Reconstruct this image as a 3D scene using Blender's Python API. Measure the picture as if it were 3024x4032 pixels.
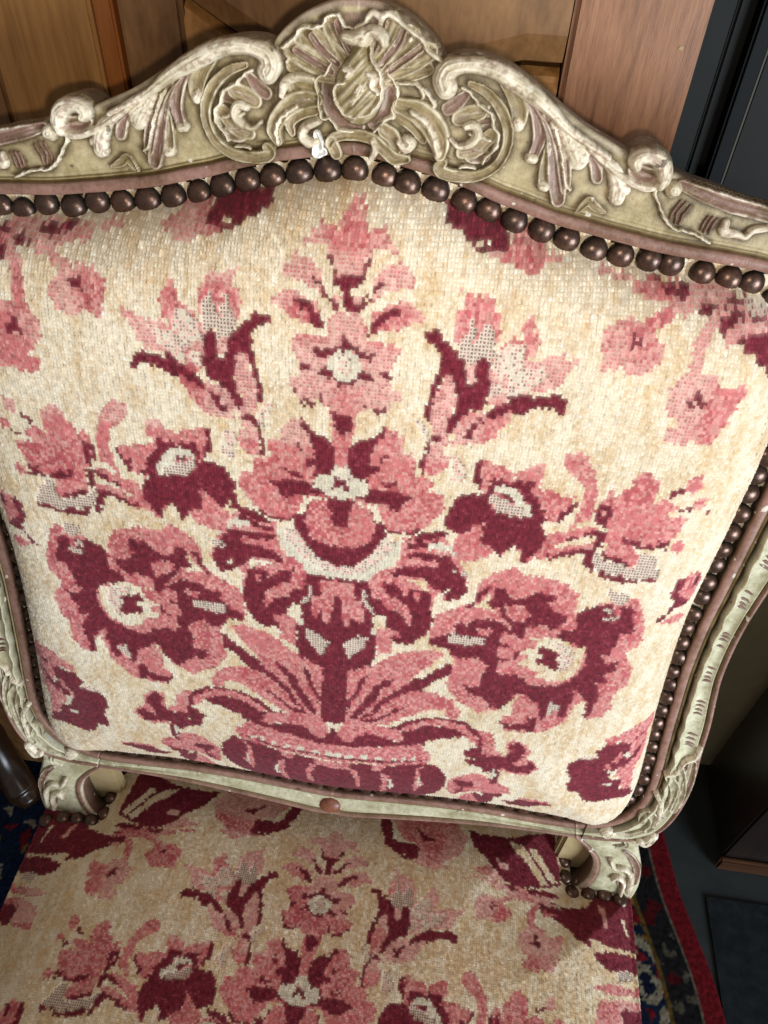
import bpy, math, random
import numpy as np
from mathutils import Matrix, Vector

rng = np.random.default_rng(7)
random.seed(7)
for o in list(bpy.data.objects):
    bpy.data.objects.remove(o, do_unlink=True)
scene = bpy.context.scene
COL = scene.collection

# ------------------------------------------------------------------ frame of the chair back
# chair-back units: X right, Y down along the reclined back, Z into the back
UNIT = 0.42
ALPHA = math.radians(10)
SA, CA = math.sin(ALPHA), math.cos(ALPHA)
AX = np.array([[1, 0, 0], [0, -SA, CA], [0, -CA, -SA]])
ORG = np.array([0, 1.22, 0.0])

def to_world(p):
    return (np.asarray(p, float).reshape(-1, 3) - ORG) @ AX.T * UNIT + np.array([0, 0, 0.40])

CAM_R = np.array([[0.990576, -0.059319, 0.123451], [0.120317, 0.807554, -0.577391], [-0.065443, 0.586803, 0.807081]])
CAM_T = np.array([-0.044153, -0.236505, 1.0])
CAM_C = to_world(-(CAM_T @ CAM_R))[0]

# ------------------------------------------------------------------ camera
cam_data = bpy.data.cameras.new('camera')
cam = bpy.data.objects.new('camera', cam_data)
COL.objects.link(cam)
right, down, fwd = [AX @ CAM_R[i] for i in range(3)]
m = Matrix(((right[0], -down[0], -fwd[0], CAM_C[0]), (right[1], -down[1], -fwd[1], CAM_C[1]),
            (right[2], -down[2], -fwd[2], CAM_C[2]), (0, 0, 0, 1)))
cam.matrix_world = m
cam_data.sensor_fit = 'VERTICAL'
cam_data.sensor_height = 24.0
cam_data.lens = 3028.0 / 4032.0 * 24.0
cam_data.clip_start = 0.01
cam_data.clip_end = 50
scene.camera = cam

# ------------------------------------------------------------------ light and exposure
world = bpy.data.worlds.new('World')
scene.world = world
world.use_nodes = True
world.node_tree.nodes['Background'].inputs[0].default_value = (0.86, 0.86, 0.84, 1)
world.node_tree.nodes['Background'].inputs[1].default_value = 0.20

def area(name, loc, target, size, size_y, energy, color):
    d = bpy.data.lights.new(name, 'AREA')
    d.shape = 'RECTANGLE'; d.size = size; d.size_y = size_y; d.energy = energy; d.color = color
    o = bpy.data.objects.new(name, d); COL.objects.link(o)
    o.location = loc
    o.rotation_euler = (Vector(target) - Vector(loc)).to_track_quat('-Z', 'Y').to_euler()
    return o

# daylight from a window to the right, behind the photographer, low over the floor
area('window_daylight', (1.70, -1.60, 0.72), (0.10, 0.05, 0.66), 1.0, 0.9, 66.0, (0.80, 0.91, 1.0))
# the phone's small flash beside its lens
fl = bpy.data.lights.new('phone_flash', 'POINT')
fl.energy = 2.4; fl.shadow_soft_size = 0.006; fl.color = (1.0, 0.89, 0.76)
flo = bpy.data.objects.new('phone_flash', fl); COL.objects.link(flo)
flo.location = Vector(CAM_C) + Vector(right) * 0.012 + Vector(down) * 0.022

vs = scene.view_settings
vs.view_transform = 'Standard'
vs.look = 'None'
vs.exposure = 0.26
vs.gamma = 1.0
vs.use_curve_mapping = False

# ------------------------------------------------------------------ traced shapes (chair-back units)
NAILR = [(0, -0.196), (0.041, -0.191), (0.071, -0.186), (0.102, -0.179), (0.134, -0.171), (0.166, -0.161), (0.195, -0.153), (0.227, -0.145), (0.257, -0.139), (0.288, -0.133), (0.318, -0.127), (0.348, -0.124), (0.381, -0.121), (0.412, -0.118), (0.443, -0.116), (0.476, -0.111), (0.505, -0.098), (0.53, -0.074), (0.549, -0.04), (0.56, 0.0), (0.566, 0.06), (0.566, 0.128), (0.564, 0.161), (0.561, 0.225), (0.557, 0.286), (0.553, 0.349), (0.552, 0.412), (0.554, 0.478), (0.559, 0.56), (0.564, 0.63), (0.571, 0.7), (0.577, 0.76), (0.581, 0.82), (0.579, 0.866), (0.569, 0.902), (0.551, 0.932), (0.525, 0.952), (0.49, 0.961), (0.45, 0.963), (0.4, 0.962), (0.33, 0.957), (0.26, 0.957), (0.19, 0.961), (0.12, 0.967), (0.06, 0.973), (0, 0.976)]
PATTERN = """p -6 -176 -1 -176 1 -168 9 -168 14 -162 15 -151 15 -147 20 -150 38 -151 40 -147 48 -146 48 -137 54 -131 55 -127 47 -129 41 -132 34 -133 26 -132 25 -125 22 -118 18 -107 14 -104 -3 -103 -10 -139 -5 -161
d 21 -125 25 -125 25 -119 21 -115 20 -105 16 -98 15 -93 5 -92 -4 -98 -4 -104 10 -104 14 -107 17 -117
d -7 -97 3 -98 4 -66 -6 -65
p 43 -118 67 -119 67 -111 75 -109 76 -96 60 -95 47 -88 34 -80 27 -78 29 -93 30 -106 39 -111
p 8 -81 18 -82 15 -71 8 -70
d 41 -101 42 -96 33 -90 28 -79 20 -70 12 -62 9 -62 9 -69 17 -78 25 -84 30 -95
p 53 -80 75 -82 78 -75 89 -71 90 -63 75 -57 62 -48 42 -46 30 -54 28 -65 43 -72
d 49 -71 64 -72 61 -67 49 -59 41 -52 40 -46 26 -44 27 -48 32 -58
p 46 -61 90 -65 79 -59 68 -56 57 -48 44 -44 41 -48
p -18 -58 14 -62 17 -58 23 -51 24 -31 46 -32 55 -30 65 -23 67 -14 61 -9 59 -4 55 5 55 12 56 23 68 29 70 40 61 46 57 54 46 58 31 54 23 61 14 68 -2 72
d 32 -60 46 -61 42 -49 33 -39 26 -39 27 -48 31 -52
d -2 -34 3 -35 4 -29 6 -23 12 -21 21 -16 38 -17 35 -8 30 -4 21 -6 15 -8 11 -15 -2 -13
d 22 3 27 13 37 16 36 19 23 19 14 21 8 29 4 31 0 30 -1 23 10 20 17 14 21 8
l -3 -16 3 -16 11 -13 18 -7 23 2 21 11 15 17 7 22 -2 23
o -3 -13 6 -13 9 -2 8 12 -2 16
d 40 5 55 8 55 14 47 14 41 12
d 57 -5 60 -5 60 2 57 1
d 35 57 51 53 57 54 54 60 36 63
d 57 41 65 40 64 45 57 46
d 27 43 29 43 30 54 26 55
p 16 70 17 82 12 106 13 115 6 134 -1 135 -3 69
d -5 66 4 70 17 64 12 72 11 89 4 97 -2 97
p 53 82 65 84 78 93 80 113 91 113 98 123 94 146 113 147 120 154 118 170 136 171 140 194 123 222 100 240 76 241 66 239 47 200 -2 199 -4 117 3 116 12 116 28 107 44 92
d 52 79 54 93 43 105 38 124 36 139 48 138 50 149 40 156 19 165 12 158 8 143 9 117 21 103 40 98 44 91
d 58 112 61 125 51 133 49 124 57 121
d 41 177 55 175 78 176 87 180 96 182 94 189 86 192 83 201 74 206 58 200 40 197 25 193 31 182
d 52 165 72 161 75 155 74 166 66 170 53 169
d 19 165 38 158 38 182 22 196 15 197
p 36 151 46 153 46 176 38 179
p -3 201 15 203 37 202 46 221 50 237 48 254 42 268 28 277 -1 284
d -2 195 20 200 17 215 12 222 11 243 -2 246
l -3 147 8 145 14 158 20 164 35 164 36 184 25 191 15 197 -2 198
o -3 160 9 160 12 169 -2 171
d -2 168 6 167 12 183 11 187 6 182 -2 177
d 41 211 46 215 48 227 64 231 66 249 60 263 49 280 36 298 23 311 -2 318 -3 282 28 277 43 264 50 241 46 225
l 62 259 84 256 88 272 84 286 78 300 73 319 52 323 52 337 29 346 -1 353 -2 318 23 311 36 298 49 280 60 263
o 62 259 77 257 75 276 54 302 28 327 2 331 1 317 23 311 36 298 49 280
d 66 241 100 240 104 233 114 229 114 233 102 244 71 245
p 52 320 78 306 86 289 87 266 92 250 132 231 159 254 173 285 185 308 189 328 179 350 159 354 141 353 144 390 137 430 117 452 88 452 88 478 66 485 60 437 76 425 58 397 49 356 45 338
d 117 236 150 228 152 235 133 245 104 255 97 253
d 93 261 119 255 140 246 146 253 127 261 98 268
l 120 260 129 263 140 267 150 265 161 275 161 260 156 255 141 250
d 91 276 113 273 136 273 157 274 167 287 179 305 187 324 187 336 175 353 160 356 153 342 140 336 125 318 110 319 79 322 78 316 91 304 115 296 139 294 142 286 128 284 99 285
c 97 323 110 323 130 323 131 340 127 340 120 333 107 329 97 327
c 154 334 162 332 162 338 156 340
d 65 328 72 339 86 337 93 348 105 359 104 342 121 339 135 343 137 362 141 378 145 395 140 418 135 432 117 454 89 454 85 441 97 444 96 430 76 425 75 409 58 401 58 393 50 368 66 370 75 387 93 391 105 406 110 421 113 400 107 380 95 369 86 362 73 356 66 342
p 112 347 120 348 123 368 117 365
n 163 298 185 296 184 304 165 304
c 144 344 153 342 158 354 179 352 193 335 191 342 181 363 161 370 143 365
d -5 340 45 338 49 356 58 397 52 416 62 436 63 483 56 516 24 534 -4 537 -8 340
p -6 344 24 345 26 376 38 379 40 400 40 422 33 426 24 407 19 435 12 436 8 406 6 376 -6 369
n 9 474 34 453 48 451 45 470 34 488 21 504 17 487
n 37 358 42 361 43 378 56 393 55 398 47 395 39 379
c 61 401 73 403 75 418 63 427 59 414
l 53 427 60 432 61 446 52 441
p 63 429 84 426 96 430 95 442 85 444 88 459 81 475 66 487 60 503 64 483
p 13 536 57 513 80 492 99 476 122 465 154 457 170 467 149 495 127 524 117 551 145 553 169 556 196 569 208 595 203 613 185 608 183 593 159 595 139 610 120 625 90 648 17 663 17 592
d 53 534 49 557 40 582 30 603 27 617 23 618 22 602 31 589 40 551 46 537
d 97 528 92 549 77 564 69 595 57 611 47 637 28 650 29 636 41 611 56 584 65 559 80 544 93 533
d 190 483 186 505 161 527 143 554 116 564 96 584 80 601 72 624 51 639 49 634 63 626 69 603 82 582 98 565 119 543 132 523 143 521 158 501 177 485
d 122 595 105 614 88 629 75 645 46 654 46 643 71 638 88 621 101 607
d -6 533 20 535 20 566 23 605 20 657 -3 668
c 198 471 186 479 177 485 159 503 140 524 127 525 142 504 168 465 163 450 170 449 180 458 184 472
p 202 317 220 290 248 276 259 292 288 289 324 297 341 314 347 350 356 336 369 328 409 308 424 306 434 324 449 368 451 399 433 417 452 449 451 492 436 506 440 541 427 563 405 571 386 527 376 578 345 614 331 620 322 620 283 622 271 598 288 581 266 572 259 576 238 589 201 567 177 534 186 478 169 451 141 449 141 426 147 385 183 362 200 346
c 214 344 224 328 221 353 229 362 208 360 199 361
d 223 322 239 315 246 330 256 337 272 332 287 317 288 313 299 317 311 317 315 327 303 335 310 348 328 356 336 356 335 369 325 380 318 385 308 378 281 387 282 409 274 411 265 395 248 376 239 360 221 353 220 345 226 340
p 244 349 262 346 282 355 282 366 274 380 263 375 251 369 246 361
d 208 326 222 316 216 329 207 349 195 364 189 365 198 351
d 177 402 184 392 194 399 205 384 239 380 250 389 267 397 278 410 273 416 268 403 252 404 247 411 249 429 265 426 263 431 247 436 245 455 254 460 270 455 273 438 279 442 276 454 253 465 250 485 259 493 277 489 297 493 299 505 326 506 349 497 371 476 379 451 376 424 371 414 352 408 327 401 332 383 352 377 347 352 355 338 371 328 391 324 403 327 411 322 422 329 425 345 435 368 432 379 416 378 414 403 410 419 397 425 408 440 434 435 424 445 428 456 412 465 418 483 402 485 415 506 415 523 410 539 410 567 400 566 399 548 401 535 387 515 375 507 378 529 372 568 361 573 359 543 344 543 347 569 336 584 326 547 317 541 298 527 288 532 286 547 266 572 253 567 240 552 210 542 204 521 218 528 230 523 231 498 237 478 222 464 209 462 203 468 183 469 169 451 143 449 142 437 166 422 174 420 179 408
p 212 404 234 398 234 407 216 417
p 273 466 283 469 279 482 274 483
d 272 595 283 606 316 599 316 586 330 580 333 595 330 618 322 620 318 609 307 617 285 619 276 607
c 278 440 301 429 302 410 286 409 327 401 352 408 354 414 371 414 375 434 373 455 369 472 355 487 332 493 311 488 300 471 276 463 292 455 294 444
p 280 479 295 469 313 478 311 488 298 490
o 316 414 340 410 343 418 356 416 362 454 347 476 335 425
d 300 435 311 422 322 425 338 431 341 439 334 443 342 453 343 465 336 471 326 463 308 460 307 453 316 444 315 437
p 371 414 376 424 378 440 372 467 360 488 333 503 299 505 299 492 332 493 355 487 369 472 373 455 375 434
n 173 420 189 420 199 422 224 420 224 431 201 438 173 441
n 345 541 360 545 360 553 352 565 343 572 342 557
c 284 548 292 531 295 533 287 552 289 589 265 578
n 383 297 387 302 407 300 412 320 384 323 385 311
n 380 332 398 330 400 338 381 340
n 387 348 407 347 406 352 388 354
p 397 324 403 327 406 343 397 344
c 389 527 397 533 400 561 394 565 388 584 377 584 386 558
p 172 143 170 116 179 111 189 111 192 116 210 115 212 121 219 127 224 137 224 121 236 118 240 109 258 108 260 119 259 134 253 140 254 146 283 146 286 154 303 150 303 166 293 190 280 198 266 196 275 206 278 223 291 236 316 238 318 245 290 257 269 258 257 270 251 252 240 240 226 265 214 252 205 268 184 278 164 279 157 242 165 233 183 216 193 205 187 159
d 163 165 178 163 193 164 198 178 208 187 225 188 247 192 253 189 265 189 267 203 275 207 279 221 276 240 267 255 261 259 257 270 252 267 252 251 240 240 230 251 226 265 219 262 213 250 194 242 195 205 183 218 171 231 161 234 154 226 141 224 145 200 147 188 155 171
d 170 116 178 111 180 114 180 137 185 143 185 156 181 157 180 147 172 148 173 133
d 193 137 214 136 221 143 228 135 239 139 245 134 250 140 248 151 259 159 263 171 269 175 264 186 276 190 277 195 259 197 252 184 253 177 240 162 230 147 216 147 202 151 198 158 200 171 193 165 190 149 196 146
d 305 156 308 157 306 168 298 181 293 194 288 188 287 176 296 178 301 167
d 285 248 317 239 321 233 335 232 332 237 321 244 290 257
l 198 158 204 149 216 147 230 148 239 162 253 177 253 189 245 192 226 171 218 162 204 160
n 197 163 204 162 212 169 226 174 243 180 245 192 227 192 225 187 207 188 205 179 198 177
d 209 160 223 161 229 167 228 171 219 168 212 166
o 140 112 152 110 159 127 165 139 154 152 144 152 142 129
p 123 111 136 112 139 125 126 140 110 142 107 111
c 240 240 250 250 251 261 240 269 231 264 230 251
p 282 91 298 84 308 90 315 102 322 112 328 129 332 152 333 165 332 183 318 188 311 200 305 222 285 237 281 213 305 206 309 190 315 161 313 135 305 126 290 115 282 105
p 282 217 305 206 327 196 342 195 346 198 329 206 324 216 308 224 288 238
d 307 220 310 216 323 211 330 202 346 199 346 205 333 213 321 216 309 225
p 289 240 321 224 343 220 345 227 328 234 291 251
d 301 243 321 236 334 230 346 233 347 245 355 273 353 277 344 269 342 260 335 261 335 240 322 240 309 250 302 251
p 337 158 345 140 349 136 355 149 362 129 372 125 369 112 380 103 390 101 393 109 402 113 404 134 400 149 414 141 433 146 434 154 421 162 451 167 447 185 443 192 440 201 439 212 396 222 403 226 408 246 401 255 382 246 361 236 357 211 356 197 345 191
d 335 158 354 157 356 172 352 180 352 196 347 196 343 185 336 186
p 341 164 346 162 346 177 344 181
d 346 200 354 199 356 206 354 228 346 231 345 227 346 207
d 376 203 380 204 385 211 397 207 406 217 427 215 424 206 438 207 443 210 434 216 421 221 404 221 384 218 377 212
d 432 218 445 217 449 219 435 224
p 443 210 454 204 464 213 458 224 448 224
p 435 114 438 106 450 99 454 104 455 118 449 126 439 124
d 417 136 418 131 431 121 436 122 435 129 425 133 422 137
p 452 145 456 136 464 136 469 141 466 151 454 151
d 437 154 444 152 451 146 452 151 450 158 440 157
d 473 155 476 156 477 161
n 346 234 359 244 374 249 390 254 402 257 408 248 406 237 410 226 417 227 428 235 435 251 442 261 441 268 409 275 398 274 393 269 370 269 356 267 350 253
d 356 233 366 237 381 241 397 248 398 254 389 253 374 247 360 244
d 358 263 367 261 372 270 393 269 401 276 415 274 416 282 397 284 381 281 364 279 359 270
d 417 269 443 270 443 275 437 278 418 274
d 470 273 483 270 485 284 480 295 485 307 509 329 503 332 486 331 477 339 474 334 480 320 469 305 467 291
p 483 270 502 265 514 291 509 309 509 329 484 307 479 297 484 282
d 502 272 509 274 505 299 497 292
d 459 351 472 340 477 339 469 352 461 355
p 468 354 496 345 511 360 499 369
d 98 -166 95 -173 163 -170 173 -149 177 -142 174 -131 157 -131 139 -133 133 -139 116 -149 101 -157
p 148 -131 173 -132 179 -142 175 -155 215 -152 218 -132 240 -129 235 -123 219 -122 211 -114 192 -114 182 -123 165 -124
c 140 -141 156 -142 159 -137 145 -136
p 279 -120 301 -118 323 -112 325 -108 301 -111 282 -113
p 318 -108 349 -113 393 -111 429 -110 443 -99 486 -92 483 -74 403 -74 414 -86 395 -90 372 -87 355 -96 325 -98
d 347 -115 357 -113 361 -109 392 -108 391 -100 379 -97 358 -103 349 -109
d 398 -88 405 -95 426 -97 439 -103 458 -98 455 -96 426 -94 412 -86 398 -87
o 453 -99 484 -96 484 -87 457 -90
p 300 -73 338 -77 356 -88 367 -89 384 -86 366 -80 350 -74 305 -69
p 307 -79 330 -79 332 -75 349 -81 356 -88 361 -90 373 -93 395 -91 393 -85 373 -83 367 -78 355 -74 351 -69 354 -62 360 -59 364 -54 366 -45 362 -37 355 -34 356 -28 342 -22 328 -23 322 -30 312 -24 299 -22 295 -30 299 -35 294 -49 292 -69 307 -71
d 324 -64 331 -65 333 -62 339 -62 338 -56 329 -53 320 -53 319 -55 329 -57
p 403 -79 421 -82 422 -76 416 -72 413 -58 411 -45 411 -34 397 -31 396 -46 396 -57 401 -69
p 389 -25 402 -33 423 -32 437 -28 428 -23 440 -19 451 -16 463 -24 470 -18 470 -9 463 2 463 13 451 18 461 22 462 29 456 32 453 42 449 45 450 53 444 56 430 57 424 50 419 59 405 59 393 58 387 41 403 37 399 28 387 24 380 5 380 -14 389 -18
d 409 -12 416 -13 419 -5 425 0 426 9 419 11 415 5 405 8 402 5 410 -1
d 397 -88 401 -95 423 -97 447 -102 457 -99 453 -96 433 -96 415 -92 413 -86 407 -85 404 -88
p 415 -91 435 -96 458 -91 437 -89 421 -84 414 -85
d 421 -84 437 -89 456 -88 503 -80 503 -77 458 -85 450 -84 440 -80 428 -70 423 -71 424 -78
p 430 -69 441 -81 458 -85 503 -77 501 -66 467 -72 451 -68 440 -63 431 -57 429 -66
d 467 -73 511 -63 525 -9 488 -29 487 -37 473 -45 466 -53 455 -56 451 -63 443 -63 451 -68
p 124 -98 140 -98 141 -93 158 -92 166 -87 170 -75 175 -74 178 -45 173 -38 129 -38 126 -48 125 -77 135 -79 134 -92
n 142 -71 148 -56 150 -45 142 -40 152 -43 163 -66 172 -58 172 -45 175 -26 168 -20 157 -27 157 -8 142 -13 140 -20 133 -22 132 -41 140 -52
d 91 -50 111 -52 113 -41 123 -41 124 -33 132 -30 134 -21 140 -20 143 -8 148 8 151 13 157 5 156 -24 170 -22 174 5 177 14 174 33 168 42 157 45 149 54 139 70 135 78 128 77 128 62 134 55 137 40 137 30 132 12 130 1 120 4 116 14 112 35 109 42 109 66 106 65 100 60 100 43 105 36 104 20 110 16 109 3 113 -1 112 -22 108 -28 106 -33 100 -38 90 -42
p 120 4 130 1 136 26 136 45 128 62 128 77 111 80 108 44 114 29
p 142 -16 154 -15 157 4 151 12 146 1
p 193 -52 204 -53 202 -67 209 -77 215 -73 216 -63 224 -62 225 -50 221 -30 211 -23 223 -26 238 -32 277 -36 271 -27 265 -21 260 -14 255 0 249 8 214 15 197 23 198 30 175 34 178 21 172 -6 171 -26 178 -34 188 -46
o 188 -44 207 -46 211 -23 202 -13 202 -5 195 0 174 -6 173 -19 179 -33
o 208 -18 239 -19 239 -13 232 -6 235 -2 226 6 215 14 209 20 197 22 196 -1 202 -9
o 176 7 186 2 196 16 177 25
d 177 46 191 31 200 24 214 15 227 17 250 11 258 14 266 19 267 37 261 37 257 31 234 31 227 34 220 43 209 44 204 38 190 48 178 56
p 150 50 171 42 178 50 178 56 190 48 206 39 208 45 202 56 191 72 191 80 171 90 135 95 142 85 136 78 140 68
d 178 56 171 60 165 70 162 82 145 84 154 77 154 68 168 57
p 111 80 131 80 137 95 118 97
d 114 84 124 84 129 88 123 96 110 98
d 113 85 119 84 112 103 107 122 110 146 102 145 101 123 107 104
p 117 93 129 90 131 111 125 142 113 144 109 122 114 105
o 92 63 102 67 113 92 103 104 101 80 91 77
d -2 674 9 695 20 711 41 691 58 681 85 681 111 691 123 683 113 662 133 651 159 636 189 633 221 645 224 651 202 659 183 667 161 678 158 692 153 686 122 700 89 708 38 723 -1 725
p 9 672 25 655 46 648 77 651 111 656 121 674 124 686 111 689 85 681 58 681 41 691 35 703 20 710 9 695
d 90 654 102 655 118 636 147 620 173 613 197 612 218 614 231 624 242 631 250 645 263 662 265 681 247 672 244 647 224 635 219 623 204 620 177 617 150 626 127 643 115 655 99 659
p 115 655 127 643 150 626 177 617 204 620 219 623 224 635 244 647 247 672 232 662 221 645 191 633 179 632 149 642 120 661
p 242 628 261 633 273 650 278 685 297 687 305 672 302 690 285 690 267 681 262 656 245 640
d 243 637 259 653 265 681 279 692 310 691 322 686 328 722 307 724 289 717 296 746 287 780 283 776 275 736 257 729 235 723 231 710 262 706 233 706 223 691 246 676 248 659
p -10 723 38 723 122 700 153 686 159 706 172 710 173 724 164 745 96 763 -1 776
l -1 747 15 745 15 759 -1 761
l 22 747 36 746 37 757 22 759
l 51 742 62 741 63 753 51 754
l 77 742 89 741 89 752 77 753
l 103 737 111 735 112 748 104 750
l 122 730 129 729 130 742 123 743
l 137 727 146 725 147 740 138 742
d -5 766 39 762 96 758 168 732 167 728 96 752 39 757 -5 761
d -5 779 39 773 101 766 131 754 167 744 181 737 194 757 204 777 206 813 195 853 179 884 134 991 59 1005 -18 1015
p 28 795 42 800 51 830 50 883 39 890 42 834
p 89 797 102 803 100 894 85 938 92 842
l 103 813 107 818 113 849 104 879
p 72 769 100 761 88 787 73 791
p 149 765 164 745 155 768 160 795 166 822 152 865 149 842
l 155 792 162 800 162 829 157 838
p -5 779 33 775 31 799 -5 800
p 208 790 217 777 245 752 262 751 283 763 316 785 322 805 297 829 255 819 223 858 212 838
d 216 783 251 782 257 795 240 807 237 842 220 850 235 815 222 796
p 227 968 240 849 257 833 279 865 282 974
d 255 819 275 839 294 830 297 864 288 920 262 855
p 292 655 300 643 323 648 334 665 330 686 341 691 353 702 354 716 342 733 317 734 293 730 300 696
p 251 644 267 641 278 674 293 688 258 695
d 300 653 311 647 323 658 328 673 320 692 312 707 323 708 336 702 335 695 347 700 350 710 339 730 316 728 291 720 295 758 287 783 283 780 277 738 265 742 258 692 279 694 295 690 305 675 297 663
l 278 746 284 729 288 743 283 770
p 267 757 283 780 314 785 320 798 310 820 276 829
d 275 823 312 813 316 800 304 838 297 834 294 863 283 886
p 339 821 372 818 404 826 403 841 347 856
d 313 850 332 847 343 829 372 829 400 828 402 838 380 849 357 872 327 870
d 401 690 416 674 450 668 443 658 437 651 452 634 471 629 492 629 511 632 527 645 541 673 513 665 503 680 501 696 488 705 478 725 490 738 503 738 510 766 533 782 545 808 528 801 502 797 471 807 446 797 437 773 415 770 412 746 417 738 405 712
p 449 614 475 601 494 588 529 592 546 640 529 633 535 662 538 709 527 715 536 756 533 782 512 767 501 731 487 727 490 706 499 681 498 661 499 639 476 623 453 630
p 465 690 478 674 484 655 490 664 486 690 477 703 469 706
d 481 634 520 621 522 630 492 629
d 502 676 515 663 527 653 521 684 508 690 503 703 494 696
d 472 691 480 682 493 699 480 707
l 493 665 500 659 507 676 498 677
l 472 702 487 708 492 721 478 718
l 470 748 489 746 489 755 474 754
l 525 726 536 729 545 770 535 771
o 418 665 446 663 448 670 418 672"""
SEAT_EXTRA = """d 266 -231 296 -226 354 -227 453 -267 470 -150 434 -128 375 -111 341 -120 315 -156 285 -186
c 354 -219 379 -213 442 -139 425 -132 398 -168 367 -192
c 396 -205 411 -211 460 -151 449 -141 419 -176
p 331 -164 356 -155 352 -145 331 -149
d 391 -116 451 -123 473 -116 408 -101
p 396 -104 459 -111 425 -87 392 -84
c 460 -126 518 -118 508 -102 464 -113
d 421 -88 463 -90 521 -108 542 -145 602 -152 659 -157 661 -37 556 -27 522 -31 492 -47 466 -69 425 -76
p 351 -91 391 -111 404 -97 368 -82
p 542 -118 553 -115 559 -67 552 -65
c 590 -96 596 -99 607 -64 603 -59
d 526 -4 560 -18 605 -26 660 -29 658 3 559 22 534 10
n 576 17 608 9 614 23 580 35
p 525 63 571 40 657 31 656 45 557 69
c 558 42 616 36 617 42 566 47
p 537 86 600 65 677 69 675 103 528 139
d 582 88 677 69 675 107 589 126
p 105 -232 244 -244 272 -204 254 -159 213 -126 184 -130 171 -142 167 -172 133 -181
d 81 -227 105 -232 117 -178 136 -161 161 -156 163 -172 172 -163 171 -142 147 -138 116 -157 90 -189
d 158 -220 181 -197 207 -188 178 -183
p 276 -133 316 -146 350 -117 325 -115"""
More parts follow.
